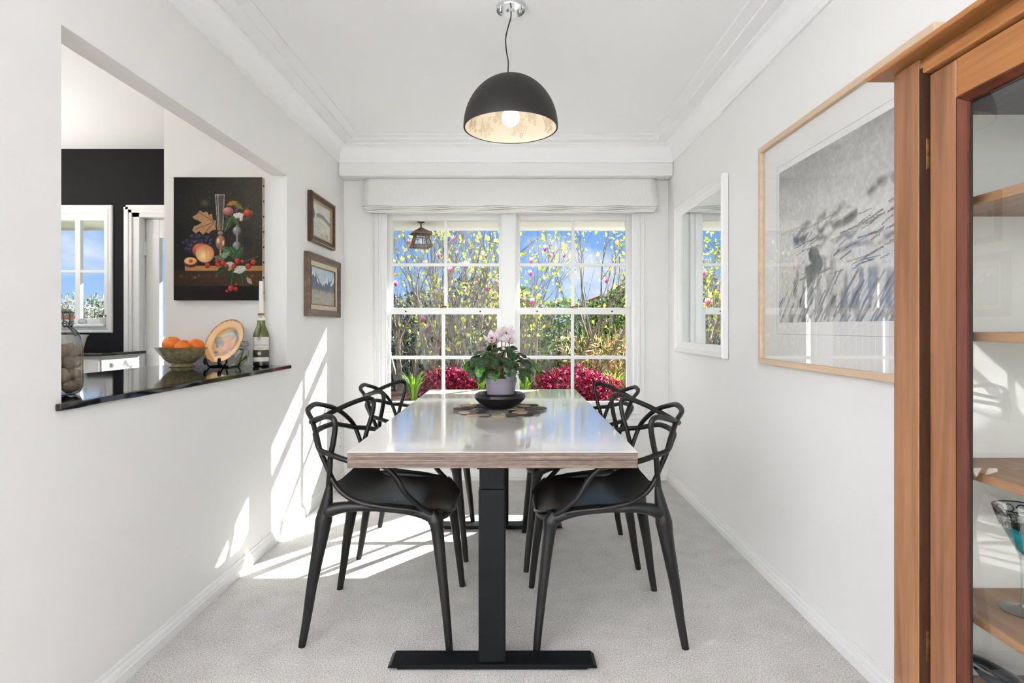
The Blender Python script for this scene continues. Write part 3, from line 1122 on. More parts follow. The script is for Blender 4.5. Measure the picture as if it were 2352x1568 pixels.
class Pic:
    """a little painter; u to the right, v downwards, both 0..1"""

    def __init__(self, nx, ny):
        self.nx, self.ny = nx, ny
        self.a = np.zeros((ny, nx, 3))
        self.u, self.v = np.meshgrid((np.arange(nx) + .5) / nx, (np.arange(ny) + .5) / ny)
        self.asp = ny / nx

    def fill(self, mask, rgb):
        m = np.clip(mask, 0, 1)[..., None]
        self.a = self.a * (1 - m) + np.array(rgb, dtype=float) * m if not isinstance(rgb, np.ndarray) or rgb.ndim == 1 else self.a * (1 - m) + rgb * m

    def ball(self, cu, cv, ru, rv, lo, hi, light=(-.4, -.5), soft=.12, alpha=1.0):
        x, y = (self.u - cu) / ru, (self.v - cv) / rv
        r = np.sqrt(x * x + y * y)
        m = np.clip((1 - r) / soft, 0, 1) * alpha
        s = np.clip(1 - np.sqrt((x - light[0]) ** 2 + (y - light[1]) ** 2) / 1.5, 0, 1)[..., None]
        self.fill(m, np.array(lo) * (1 - s) + np.array(hi) * s)

    def poly(self, pts, rgb, alpha=1.0):
        inside = np.zeros(self.u.shape, dtype=bool)
        n = len(pts)
        for i in range(n):
            x1, y1 = pts[i]
            x2, y2 = pts[(i + 1) % n]
            cond = ((y1 > self.v) != (y2 > self.v))
            xs = (x2 - x1) * (self.v - y1) / ((y2 - y1) if abs(y2 - y1) > 1e-9 else 1e-9) + x1
            inside ^= cond & (self.u < xs)
        self.fill(inside.astype(float) * alpha, rgb)

    def stroke(self, pts, w, rgb, alpha=1.0):
        best = np.full(self.u.shape, 9.0)
        for (x1, y1), (x2, y2) in zip(pts[:-1], pts[1:]):
            dx, dy = x2 - x1, (y2 - y1) * self.asp
            px, py = self.u - x1, (self.v - y1) * self.asp
            t = np.clip((px * dx + py * dy) / (dx * dx + dy * dy + 1e-12), 0, 1)
            best = np.minimum(best, np.hypot(px - t * dx, py - t * dy))
        self.fill(np.clip((w - best) / (w * .5), 0, 1) * alpha, rgb)

    def leaf(self, cu, cv, L, ang, rgb, vein, fat=.42):
        pts = []
        for s in np.linspace(0, 1, 9):
            pts.append((s - .5, -fat * math.sin(math.pi * s) * .5))
        for s in np.linspace(1, 0, 9):
            pts.append((s - .5, fat * math.sin(math.pi * s) * .5))
        ca, sa = math.cos(ang), math.sin(ang)
        q = [(cu + L * (x * ca - y * sa), cv + L * (x * sa + y * ca) / self.asp) for x, y in pts]
        self.poly(q, rgb)
        self.stroke([q[0], q[8]], L * .02, vein)

    def mesh(self, name, fn):
        """fn(u, v) -> point"""
        nx, ny = self.nx, self.ny
        U = np.arange(nx + 1) / nx
        V = np.arange(ny + 1) / ny
        vs = [fn(u, v) for v in V for u in U]
        i = np.arange(ny)[:, None] * (nx + 1) + np.arange(nx)[None, :]
        faces = np.stack([i, i + nx + 1, i + nx + 2, i + 1], -1).reshape(-1, 4)
        me = bpy.data.meshes.new(name)
        me.from_pydata(vs, [], faces.tolist())
        c = np.clip(self.a, 0, 255) / 255.0
        c = np.where(c <= .04045, c / 12.92, ((c + .055) / 1.055) ** 2.4).reshape(-1, 3)
        ca = me.color_attributes.new('Col', 'FLOAT_COLOR', 'CORNER')
        arr = np.ones((len(faces) * 4, 4), dtype=np.float32)
        arr[:, :3] = np.repeat(c, 4, axis=0)
        ca.data.foreach_set('color', arr.ravel())
        return me


def pic_part(name, pic, fn, m, parent):
    off = Vector(parent.location)
    me = pic.mesh(name, lambda u, v: tuple(Vector(fn(u, v)) - off))
    return put(name, me, m, parent)


# large ink drawing on the right wall
def drawing():
    nx, ny = 230, 190
    p = Pic(nx, ny)
    n1 = fbm(nx, ny, (3, 14), 5, 5)
    n2 = fbm(nx, ny, (9, 7), 15, 4)
    base = 224 - 62 * np.clip(1 - p.v / .42, 0, 1) * (.5 + n1) - 10 * n2
    p.a = np.stack([base, base * .992, base * .975], -1)
    ridge = lambda v0, v1, th, jit, seed: (p.v - (v0 + (v1 - v0) * p.u + jit * (smooth_noise(nx, 1, (16, 1), seed)[0] - .5)[None, :])) / th
    for (v0, v1, th, jit, seed, tone, a) in ((.475, .335, .030, .06, 31, 96, .85), (.505, .40, .024, .07, 37, 70, .9), (.56, .43, .022, .05, 41, 92, .8), (.60, .50, .02, .06, 43, 120, .6), (.66, .60, .02, .05, 47, 110, .6)):
        d = np.abs(ridge(v0, v1, th, jit, seed))
        m = np.clip(1.2 - d, 0, 1) * np.clip((n2 - .34) * 6, 0, 1) * (p.u > .16)
        p.fill(m * a, (tone, tone, tone + 1))
    # headland block and the strata falling away below it
    hn = fbm(nx, ny, (12, 12), 63, 3)
    blob = np.full_like(p.u, -9.0)
    for (bu, bv, ru, rv) in ((.375, .60, .060, .055), (.40, .66, .055, .07), (.350, .72, .060, .08), (.33, .83, .055, .09), (.29, .90, .06, .06)):
        blob = np.maximum(blob, 1 - np.hypot((p.u - bu) / ru, (p.v - bv) / rv))
    inside = np.clip((blob + (hn - .5) * .9) * 5, 0, 1)
    p.fill(inside * np.clip(.3 + 1.2 * hn, 0, .95), (66, 68, 73))
    slope = np.clip((p.v - (.60 + .25 * np.abs(p.u - .42))) / .05, 0, 1) * np.clip((smooth_noise(nx, ny, (34, 9), 65) - .35) * 3, 0, 1) * (p.u > .1)
    p.fill(slope * .55, (96, 97, 99))
    p.poly([(.22, .97), (.26, .84), (.31, .78), (.29, .90), (.24, 1.0), (.17, 1.0)], (214, 213, 210), .8)
    p.poly([(.44, 1.0), (.50, .84), (.56, .74), (.58, .76), (.52, .92), (.49, 1.0)], (206, 205, 202), .7)
    rng = random.Random(5)
    for k in range(95):
        u0 = rng.uniform(0, 1.05)
        v0 = rng.uniform(.72, .98)
        L = rng.uniform(.06, .22)
        tone = rng.choice((70, 90, 120, 150, 205))
        p.stroke([(u0, v0), (u0 - L * .42, v0 + L * .5), (u0 - L * .7, v0 + L)], rng.uniform(.002, .009), (tone, tone, tone), .6)
    for k in range(70):
        u0, v0 = rng.uniform(.18, 1), rng.uniform(.40, .74)
        tone = rng.choice((80, 110, 150))
        p.stroke([(u0, v0), (u0 + rng.uniform(.04, .16), v0 - rng.uniform(.005, .04))], rng.uniform(.002, .006), (tone, tone, tone), .7)
    for k in range(5):
        p.stroke([(.03 + .04 * k, .42 + .01 * k), (.10 + .04 * k, .405), (.17 + .04 * k, .415)], .006, (176, 174, 170), .7)
    g = p.a + (fbm(nx, ny, (60, 50), 77, 2) - .5)[..., None] * 34
    p.a = np.clip(g, 0, 255)
    return p


dr = thing('framed_drawing', 'very large ink landscape drawing behind glass in a pale wooden frame', 'picture', (XR, 2.06, .965))
dd0, dd1, dz0, dz1 = 1.515, 2.600, .965, 1.943
fb = [(0, .002), (0, .028), (.002, .030), (.022, .030), (.024, .028), (.024, .006)]
part('frame', MB().frame(dd0, dd1, dz0, dz1, fb, on_right), 'pale_wood_y', dr)
mat('mat_board', (243, 242, 239), 0.8)
part('mat_board', MB().box(XR - .010, XR - .003, dd0 + .02, dd1 - .02, dz0 + .02, dz1 - .02), 'mat_board', dr)
mat('pencil_line', (190, 189, 186), 0.8)
part('plate_line', MB().frame(1.66, 2.455, 1.10, 1.815, [(0, .0105), (0, .0108), (.002, .0108), (.002, .0105)], on_right), 'pencil_line', dr)
pic_part('ink_drawing', drawing(), lambda u, v: (XR - .0112, 2.433 - u * .750, 1.787 - v * .638), 'print', dr)
part('glass', MB().add([on_right(dd0 + .022, dz0 + .022, .018), on_right(dd1 - .022, dz0 + .022, .018), on_right(dd1 - .022, dz1 - .022, .018), on_right(dd0 + .022, dz1 - .022, .018)], [(0, 1, 2, 3)]), 'frame_glass', dr)


# small landscapes on the left wall
def meadow():
    nx, ny = 90, 60
    p = Pic(nx, ny)
    n = fbm(nx, ny, (5, 5), 101, 4)
    b = 196 + 30 * n
    p.a = np.stack([b, b + 2, b - 4], -1)
    p.fill(np.clip((.40 + .08 * np.sin(p.u * 7 + 1) - p.v) / .05, 0, 1) * .0, (0, 0, 0))
    hill = .36 + .10 * np.sin(p.u * 4.2 + 2.6) + .04 * (n - .5)
    m = np.clip((p.v - hill) / .03, 0, 1) * np.clip((hill + .16 - p.v) / .06, 0, 1)
    p.fill(m * .85 * (p.u > .25), (120, 122, 118))
    p.fill(np.clip((p.v - .52) / .05, 0, 1) * .8, (202, 205, 194))
    rng = random.Random(2)
    for k in range(46):
        u0, v0 = rng.uniform(0, 1), rng.uniform(.5, .98)
        t = rng.choice(((224, 223, 214), (170, 178, 168), (206, 210, 202), (150, 156, 148)))
        p.stroke([(u0, v0), (u0 + rng.uniform(.05, .2), v0 + rng.uniform(-.05, .03))], rng.uniform(.006, .014), t, .7)
    p.ball(.11, .36, .06, .14, (92, 98, 92), (120, 126, 116))
    p.ball(.62, .82, .22, .14, (196, 188, 168), (226, 222, 208), alpha=.8)
    for k in range(14):
        u0 = rng.uniform(.45, .85)
        p.stroke([(u0, .82), (u0 + .02, .96)], .006, (150, 126, 100), .6)
    return p


def alps():
    nx, ny = 110, 90
    p = Pic(nx, ny)
    n = fbm(nx, ny, (6, 6), 201, 4)
    b = 206 + 26 * (n - .5)
    p.a = np.stack([b - 18, b + 2, b + 12], -1)
    p.poly([(0, .62), (0, .22), (.05, .16), (.12, .04), (.18, .14), (.24, .20), (.32, .32), (.40, .42), (.48, .46), (.55, .34), (.62, .20), (.66, .15), (.70, .22), (.78, .32), (.84, .30), (.92, .22), (1, .16), (1, .62)], (96, 108, 132))
    for q in ([(.12, .04), (.20, .20), (.16, .28), (.10, .18), (.04, .30), (.03, .20)], [(.20, .18), (.30, .34), (.34, .46), (.26, .38)], [(.66, .15), (.74, .30), (.68, .42), (.62, .34), (.54, .48), (.56, .34)],
              [(.92, .22), (1, .16), (1, .30), (.88, .42), (.80, .44)], [(.60, .30), (.50, .46), (.44, .50), (.55, .34)]):
        p.poly(q, (232, 236, 240), .95)
    rng = random.Random(4)
    for k in range(60):
        u0, v0 = rng.uniform(0, 1), rng.uniform(.2, .6)
        p.stroke([(u0, v0), (u0 + rng.uniform(-.02, .05), v0 + rng.uniform(.04, .12))], .006, rng.choice(((70, 82, 110), (120, 132, 152), (214, 220, 228))), .5)
    p.fill(np.clip((p.v - .55) / .1, 0, 1) * .95, (176, 168, 154))
    for k in range(90):
        u0, v0 = rng.uniform(0, 1), rng.uniform(.5, .72)
        p.stroke([(u0, v0), (u0 + rng.uniform(-.01, .01), v0 - rng.uniform(.04, .12))], .008, rng.choice(((120, 112, 98), (150, 142, 124), (186, 178, 160), (104, 100, 92))), .6)
    for k in range(60):
        u0, v0 = rng.uniform(0, 1), rng.uniform(.7, 1)
        p.stroke([(u0, v0), (u0 + rng.uniform(.04, .16), v0 + rng.uniform(-.02, .02))], .012, rng.choice(((206, 200, 188), (186, 176, 158), (160, 150, 134))), .6)
    return p


f1 = thing('framed_painting', 'small pale meadow painting in a dark carved frame, hung above the snowy mountain painting', 'picture', (XL, 3.69, 1.653))
part('frame', MB().frame(3.462, 3.916, 1.655, 1.965, [(0, .002), (0, .024), (.004, .030), (.022, .030), (.026, .024), (.040, .018), (.040, .006)], on_left), 'dark_frame', f1)
part('gilt_slip', MB().frame(3.500, 3.878, 1.693, 1.927, [(0, .006), (0, .020), (.005, .021), (.009, .015), (.009, .006)], on_left), 'gilt', f1)
for zz in (1.662, 1.958):
    og = MB()
    for k in range(46):
        og.sphere((XL + .029, 3.47 + k * .0097, zz), .0042, 6, 4)
    part('beaded_edge', og, 'gilt', f1, smooth=True)
pic_part('canvas', meadow(), lambda u, v: (XL + .0075, 3.507 + u * .364, 1.920 - v * .220), 'oil_paint', f1)
f2 = thing('framed_painting', 'small snowy mountain painting in a deep bronze frame with linen slip', 'picture', (XL, 3.71, 1.195))
part('frame', MB().frame(3.402, 4.020, 1.195, 1.585, [(0, .002), (0, .030), (.003, .036), (.010, .036), (.013, .031), (.020, .031), (.023, .035), (.030, .033), (.034, .027), (.046, .024), (.046, .010)], on_left), 'bronze_frame', f2)
part('linen_slip', MB().frame(3.446, 3.976, 1.239, 1.541, [(0, .010), (0, .022), (.032, .017), (.032, .010)], on_left), 'linen', f2)
part('inner_slip', MB().frame(3.476, 3.946, 1.269, 1.511, [(0, .010), (0, .020), (.006, .020), (.006, .010)], on_left), 'bronze_frame', f2)
pic_part('canvas', alps(), lambda u, v: (XL + .0125, 3.480 + u * .462, 1.508 - v * .236), 'oil_paint', f2)


# still life canvas on the short wall beyond the hatch
def still_life():
    nx, ny = 220, 300
    p = Pic(nx, ny)
    n = fbm(nx, ny, (4, 5), 301, 5)
    X = lambda x: (x - 243) / 647.0
    Y = lambda y: (y - 88) / 882.0
    lum = 20 + 42 * np.clip(p.u * 1.1 - .1, 0, 1) * np.clip(1.15 - p.v * .9, 0, 1) + 18 * (n - .5)
    p.a = np.stack([lum * 1.06, lum, lum * .9], -1)
    p.fill(np.clip(1 - np.hypot((p.u - .16) / .12, (p.v - .35) / .2), 0, 1) * .5, (34, 42, 30))
    # table
    p.fill(((p.v > Y(722)) & (p.v < Y(760)) & (p.u > X(325))).astype(float), np.stack([128 + 60 * n, 88 + 50 * n, 50 + 30 * n], -1))
    p.fill(((p.v >= Y(757)) & (p.v < Y(866))).astype(float), np.stack([46 + 40 * n * p.u, 34 + 28 * n * p.u, 24 + 18 * n * p.u], -1))
    p.fill((p.v >= Y(866)).astype(float), (24, 20, 19))
    for k in range(5):
        p.ball(X(300 + k * 130), Y(800), .022, .016, (60, 40, 26), (120, 76, 40))
        p.stroke([(X(320 + k * 130), Y(810)), (X(360 + k * 130), Y(785)), (X(400 + k * 130), Y(812))], .006, (84, 58, 38), .7)
    rng = random.Random(9)
    for k in range(44):
        q, r = rng.uniform(0, 6.28), rng.uniform(0, 1) ** .5
        p.ball(X(420 + 105 * r * math.cos(q)), Y(565 + 70 * r * math.sin(q)), .027, .020, (20, 18, 28), rng.choice(((78, 74, 96), (96, 84, 104), (60, 58, 84))))
    # dry vine leaf
    p.poly([(X(x), Y(y)) for x, y in ((380, 372), (418, 350), (434, 324), (458, 342), (486, 334), (498, 356), (524, 352), (528, 392), (552, 400), (548, 432), (552, 462), (520, 470), (500, 492), (476, 480), (456, 500), (432, 474), (404, 490), (378, 470), (392, 440), (424, 428), (448, 414), (420, 396), (394, 388))], (168, 128, 92))
    for a, b in (((540, 410), (430, 340)), ((540, 410), (400, 460)), ((540, 410), (470, 490)), ((540, 410), (500, 360))):
        p.stroke([(X(a[0]), Y(a[1])), (X(b[0]), Y(b[1]))], .006, (104, 74, 52), .8)
    p.fill(np.clip(1 - np.hypot((p.u - X(470)) / .06, (p.v - X(380)) / .04), 0, 1) * .3, (220, 190, 150))
    # peach, half fruit
    p.ball(X(440), Y(612), .10, .062, (120, 40, 30), (204, 112, 84))
    p.ball(X(471), Y(635), .112, .078, (178, 92, 62), (240, 214, 150), (-.2, .25))
    p.stroke([(X(476), Y(575)), (X(486), Y(640)), (X(480), Y(695))], .006, (200, 120, 80), .6)
    p.ball(X(368), Y(700), .085, .042, (70, 32, 26), (120, 70, 50))
    p.ball(X(366), Y(688), .075, .032, (214, 150, 90), (236, 196, 140))
    p.ball(X(368), Y(688), .026, .016, (120, 70, 40), (160, 100, 60))
    # flute glass
    p.poly([(X(546), Y(212)), (X(614), Y(212)), (X(602), Y(470)), (X(566), Y(470))], (116, 112, 104), .45)
    p.poly([(X(562), Y(415)), (X(606), Y(415)), (X(602), Y(468)), (X(567), Y(468))], (104, 88, 52), .8)
    for xa, xb in ((548, 566), (613, 602), (566, 575)):
        p.stroke([(X(xa), Y(214)), (X(xb), Y(466))], .005, (186, 182, 172), .8)
    p.stroke([(X(546), Y(214)), (X(614), Y(214))], .005, (190, 186, 176), .8)
    p.ball(X(585), Y(490), .034, .020, (90, 76, 60), (170, 150, 130))
    p.ball(X(585), Y(556), .058, .062, (120, 82, 62), (196, 140, 108), alpha=.9)
    p.ball(X(568), Y(545), .012, .022, (200, 170, 150), (240, 225, 210))
    p.ball(X(605), Y(560), .010, .022, (200, 170, 150), (230, 215, 200))
    p.stroke([(X(585), Y(610)), (X(583), Y(645))], .012, (170, 130, 100))
    # silver tazza
    p.ball(X(706), Y(475), .052, .042, (60, 58, 58), (186, 184, 182))
    p.ball(X(704), Y(580), .050, .038, (54, 52, 52), (170, 168, 166))
    p.stroke([(X(706), Y(400)), (X(706), Y(620))], .014, (130, 128, 126))
    p.poly([(X(586), Y(345)), (X(640), Y(372)), (X(720), Y(384)), (X(790), Y(372)), (X(824), Y(345)), (X(790), Y(392)), (X(715), Y(408)), (X(630), Y(385))], (78, 62, 54))
    p.leaf(X(640), Y(420), .19, 2.0, (56, 74, 46), (108, 124, 84))
    p.leaf(X(690), Y(395), .16, .9, (62, 78, 52), (110, 124, 90))
    p.leaf(X(712), Y(292), .15, .6, (96, 96, 50), (150, 140, 80))
    p.leaf(X(668), Y(275), .13, -.3, (150, 100, 44), (190, 140, 70))
    p.leaf(X(770), Y(320), .14, -.9, (56, 62, 38), (90, 96, 60))
    p.ball(X(641), Y(332), .066, .036, (116, 62, 64), (206, 144, 136))
    p.ball(X(708), Y(330), .034, .022, (44, 32, 46), (96, 80, 96))
    p.ball(X(782), Y(344), .044, .032, (130, 34, 22), (222, 92, 58))
    p.ball(X(812), Y(344), .022, .022, (70, 60, 40), (120, 100, 70))
    for (x, y) in ((690, 360), (706, 355), (724, 352), (742, 358), (720, 370), (738, 372), (702, 372), (736, 390)):
        p.ball(X(x), Y(y), .020, .015, (170, 158, 148), (232, 226, 218))
    # shadow of a goblet, leaves and raspberries
    p.fill(np.clip(1.2 - np.hypot((p.u - X(780)) / .07, (p.v - Y(560)) / .06), 0, 1) * .5, (26, 23, 20))
    for (x, y, L, a, c) in ((640, 620, .18, .5, (66, 92, 62)), (690, 640, .20, 1.0, (52, 80, 48)), (720, 630, .17, 2.2, (48, 72, 46)), (610, 650, .14, -.5, (110, 128, 104)), (600, 755, .18, 2.6, (40, 52, 34)),
                           (670, 800, .20, 1.7, (38, 54, 34)), (740, 800, .18, 1.4, (40, 54, 36)), (575, 668, .12, .3, (80, 96, 72)), (660, 712, .12, .2, (168, 178, 160)), (730, 750, .17, -.35, (176, 186, 170)), (795, 830, .10, .9, (150, 126, 96))):
        p.leaf(X(x), Y(y), L, a, c, tuple(min(255, q + 46) for q in c), .5)
    for (x, y, r) in ((490, 720, .032), (566, 712, .032), (603, 702, .030), (628, 722, .024), (560, 686, .024), (708, 690, .034), (682, 725, .028), (786, 726, .034), (826, 697, .034), (745, 692, .022), (662, 885, .036), (697, 890, .026), (632, 905, .016), (700, 855, .014)):
        p.ball(X(x), Y(y), r, r / p.asp, (104, 22, 20), (208, 76, 62))
        for k in range(5):
            q = rng.uniform(0, 6.28)
            p.ball(X(x) + r * .5 * math.cos(q), Y(y) + r * .5 * math.sin(q) / p.asp, r * .26, r * .26 / p.asp, (150, 36, 34), (226, 120, 104), alpha=.7)
    p.stroke([(X(740), Y(700)), (X(860), Y(655))], .005, (96, 84, 60))
    p.a = np.clip(p.a + (fbm(nx, ny, (80, 110), 401, 2) - .5)[..., None] * 16, 0, 255)
    return p


sx0, sx1, sz0, sz1, sy = -1.857, -1.372, 1.277, 1.950, 3.115
sl = thing('canvas_painting', 'dark still life canvas of fruit and glasses above the fruit bowl', 'picture', ((sx0 + sx1) / 2, 3.145, sz0))
pic_part('painted_face', still_life(), lambda u, v: (sx0 + u * (sx1 - sx0), sy, sz1 - v * (sz1 - sz0)), 'oil_paint', sl)
mat('raw_canvas', (196, 184, 166), 0.9, noise=0.3, nscale=60)
cv = MB()
cv.add([(sx0, sy, sz0), (sx1, sy, sz0), (sx1, sy, sz1), (sx0, sy, sz1), (sx0, sy + .030, sz0), (sx1, sy + .030, sz0), (sx1, sy + .030, sz1), (sx0, sy + .030, sz1)],
       [(0, 1, 5, 4), (1, 2, 6, 5), (2, 3, 7, 6), (3, 0, 4, 7), (4, 5, 6, 7)])
part('canvas_edge', cv, 'raw_canvas', sl)
for k in range(8):
    part('tack', MB().sphere((sx1 + .001, sy + .014, sz0 + .04 + k * .084), .005, 8, 5), 'bead_wood', sl, smooth=True)

# ------------------------------------------------------------------ display cabinet on the right
mat('cab_white', (246, 246, 242), 0.5)
mat('cab_grey', (104, 104, 106), 0.5)
CX, CY1, CY0 = 0.836, 1.250, 0.420
cb_ = thing('display_cabinet', 'tall wooden display cabinet with glass door and open shelves inside', 'cabinet', (.99, .835, 0))
part('top_board', MB().box(CX - .037, 1.146, CY0 - .037, CY1 + .037, 1.682, 1.694), 'cab_wood_y', cb_, bevel=.003)
part('cornice_strip', MB().box(CX + .002, CX + .03, CY0 + .08, 1.172, 1.648, 1.672), 'cab_wood_y', cb_, bevel=.003)
part('cornice_strip', MB().box(CX + .010, CX + .03, CY0 + .08, 1.172, 1.672, 1.682), 'cab_wood_y', cb_)
for ya, yb in ((1.172, CY1), (CY0, CY0 + .078)):
    part('corner_post', MB().box(CX, CX + .060, ya, yb, 0, 1.682), 'cab_wood_v', cb_, bevel=.003)
part('side_panel', MB().box(CX + .060, 1.146, 1.232, CY1, 0, 1.682), 'cab_wood_v', cb_)
part('side_panel', MB().box(CX + .060, 1.146, CY0, CY0 + .018, 0, .30), 'cab_wood_v', cb_)
part('rear_stile', MB().box(1.10, 1.146, CY0, CY0 + .018, .30, 1.682), 'cab_wood_v', cb_)
part('side_glass', MB().add([(CX + .06, CY0 + .009, .30), (1.10, CY0 + .009, .30), (1.10, CY0 + .009, 1.60), (CX + .06, CY0 + .009, 1.60)], [(0, 1, 2, 3)]), 'cab_glass', cb_)  # unseen near side, glazed to let light reach the shelves
part('end_lining', MB().box(CX + .062, 1.140, 1.228, 1.2315, .30, 1.588), 'cab_white', cb_)
part('back_panel', MB().box(1.140, 1.146, CY0 + .018, 1.232, .02, 1.682), 'cab_white', cb_)
part('inner_top', MB().box(CX + .06, 1.140, CY0 + .018, 1.232, 1.588, 1.60), 'cab_grey', cb_)
part('plinth', MB().box(CX + .02, 1.140, CY0 + .078, 1.172, 0, .10), 'cab_wood_y', cb_)
for z in (1.386, 1.120, .8486, .568, .380):
    part('shelf', MB().box(.902, 1.1395, CY0 + .023, 1.2275, z - .018, z), 'shelf_wood', cb_, bevel=.002)
part('dark_strip', MB().box(CX + .0012, CX + .040, 1.1632, 1.1722, .02, 1.660), 'dark_wood', cb_)  # dark strip added on the post's face beside the door
# the glass door
dx = CX + .015
dy1, dy0 = 1.162, CY0 + .088
door = MB()
door.box(dx, dx + .024, 1.092, dy1, .115, 1.645)
door.box(dx, dx + .024, dy0, dy0 + .070, .115, 1.645)
do = part('door', door, 'cab_wood_v', cb_, bevel=.003)
part('door_rail', MB().box(dx + .0004, dx + .0236, dy0 + .070, 1.092, 1.571, 1.645), 'cab_wood_y', do, top=cb_, bevel=.002)
part('door_rail', MB().box(dx + .0004, dx + .0236, dy0 + .070, 1.092, .115, .30), 'cab_wood_y', do, top=cb_, bevel=.002)
bd = MB().frame(dy0 + .070, 1.092, .30, 1.571, [(0, .0), (0, -.003), (.004, -.004), (.008, .002), (.013, .008), (.015, .014)], lambda u, v, h: (dx + .002 + h, u, v))
part('glazing_bead', bd, 'bead_wood', do, top=cb_)
part('glass_gasket', MB().frame(dy0 + .083, 1.079, .313, 1.558, [(0, .0125), (0, .0175), (.005, .0175), (.005, .0125)], lambda u, v, h: (dx + h, u, v)), 'rubber', do, top=cb_)
part('door_glass', MB().add([(dx + .014, dy0 + .08, .31), (dx + .014, 1.08, .31), (dx + .014, 1.08, 1.561), (dx + .014, dy0 + .08, 1.561)], [(0, 1, 2, 3)]), 'cab_glass', do, top=cb_)
for zc in (1.484, .478):
    hg = MB().tube([(CX + .010, 1.167, zc - .032), (CX + .010, 1.167, zc + .032)], .004, 8)
    hg.box(CX + .010, CX + .016, 1.163, 1.1715, zc - .030, zc + .030)
    part('hinge', hg, 'brass', do, top=cb_, smooth=False)

# martini glass on the second lowest shelf
mg = thing('cocktail_glass', 'martini glass with black etched rim and teal bowl inside the cabinet', 'glass', (1.008, 1.124, .568))
mat('teal_glass', (20, 150, 158), 0.05, spec=0.6)
glass_mat('clear_glass', (242, 247, 247), 1.6, edge=(140, 148, 150))
gx, gy, gz = 1.008, 1.124, .568
part('foot', MB().lathe([(0, .001), (.036, .001), (.037, .003), (.02, .005), (.006, .010), (.004, .016)], 32, (gx, gy, gz)), 'clear_glass', mg, smooth=True)
part('stem', MB().lathe([(.004, .016), (.0035, .05), (.004, .10), (.006, .112)], 16, (gx, gy, gz)), 'clear_glass', mg, smooth=True)
part('bowl', MB().lathe([(.003, .110), (.012, .122), (.030, .157), (.0475, .204), (.0485, .206), (.0465, .204), (.029, .158)], 40, (gx, gy, gz)), 'clear_glass', mg, smooth=True)
part('teal_base', MB().lathe([(.0, .112), (.011, .1235), (.028, .156), (.032, .166), (.0, .166)], 32, (gx, gy, gz)), 'teal_glass', mg, smooth=True)
et = MB()
for k in range(14):
    a0 = 2 * math.pi * k / 14

    def cone(az, z):
        r = np.interp(z, [.157, .204], [.0308, .0483])
        return (gx + r * math.cos(az), gy + r * math.sin(az), gz + z)
    et.tube([cone(a0 + .17 * math.cos(q), .192 + .007 * math.sin(q)) for q in np.linspace(0, 5.4, 12)], .0013, 5)
    et.tube([cone(a0 + .2 * s_, .170 + .016 * s_ + .004 * math.sin(6 * s_)) for s_ in np.linspace(0, 1, 8)], .0014, 5)
    et.tube([cone(a0 + .1 * s_ + .2, .166 + .018 * s_) for s_ in np.linspace(0, 1, 5)], .0014, 5)
    et.tube([cone(a0 + q, .2045) for q in np.linspace(0, 2 * math.pi / 14, 4)], .0012, 5)
mat('etch_black', (18, 20, 22), 0.3)
part('etched_band', et, 'etch_black', mg, smooth=True)

# dark pointed ornament on the cabinet floor
orn = thing('ornament', 'dark glossy pointed ornament on the lowest cabinet shelf', 'ornament', (.98, 1.13, .380))
mat('dark_gloss', (14, 20, 22), 0.12, noise=0.6, nscale=30, rgb2=(28, 46, 50))
op = catmull([P(2199, 1497, 1.18), P(2225, 1506, 1.17), P(2262, 1524, 1.16), P(2300, 1545, 1.15), P(2335, 1566, 1.14), P(2362, 1596, 1.14)], 6, [.0015, .012, .021, .022, .020, .030])
part('wing', MB().tube(op[0], op[1], 14, .42, up=(0, 0, 1)), 'dark_gloss', orn, smooth=True)
op = catmull([P(2236, 1530, 1.165), P(2262, 1552, 1.155), P(2300, 1572, 1.14), P(2350, 1590, 1.13)], 6, [.003, .013, .018, .02])
part('wing', MB().tube(op[0], op[1], 14, .5, up=(0, 0, 1)), 'dark_gloss', orn, smooth=True)
part('body', MB().sphere((1.0, 1.11, .405), .026, 18, 12, (1.7, 1.1, .97)), 'dark_gloss', orn, smooth=True)
mat('smoke_glass', (150, 152, 154), 0.2)
part('head', MB().lathe([(0, 0), (.022, .0), (.024, .02), (.020, .05), (.012, .062), (0, .065)], 20, (.985, 1.075, .381)), 'smoke_glass', orn, smooth=True)

# ------------------------------------------------------------------ things on the serving hatch bench
BZ = .920
# fruit bowl
fbx, fby = P(417, 842, 3.016).x, 3.02
bw = thing('fruit_bowl', 'crackled olive ceramic fruit bowl on a low foot', 'bowl', (fbx, fby, BZ))
mat('olive_glaze', (176, 168, 128), 0.22, noise=0.35, nscale=60, rgb2=(134, 126, 88), bump=0.35, bscale=110, coat=0.4)
part('bowl_body', MB().lathe([(0, .022), (.050, .020), (.060, .022), (.088, .045), (.110, .075), (.124, .100), (.127, .103), (.122, .101), (.104, .076), (.08, .05), (.05, .033), (0, .030)], 48, (fbx, fby, BZ),
                             wob=lambda r, z, a: (.0035 * math.sin(a * 9) * max(0, (z - .07) / .03))), 'olive_glaze', bw, smooth=True)
part('foot_ring', MB().lathe([(.0, .001), (.060, .001), (.062, .004), (.052, .012), (.046, .022), (0, .022)], 40, (fbx, fby, BZ)), 'olive_glaze', bw, smooth=True)
mat('orange_skin', (240, 124, 22), 0.42, noise=0.15, nscale=8, bump=0.25, bscale=260)
mat('calyx', (80, 100, 50), 0.6)
orange_me = MB().sphere((0, 0, 0), .044, 24, 16, (1, 1, .88)).mesh('orange_fruit', True)
stem_me = MB().lathe([(.005, .0365), (.006, .039), (.0, .041)], 8).mesh('stem_button', True)
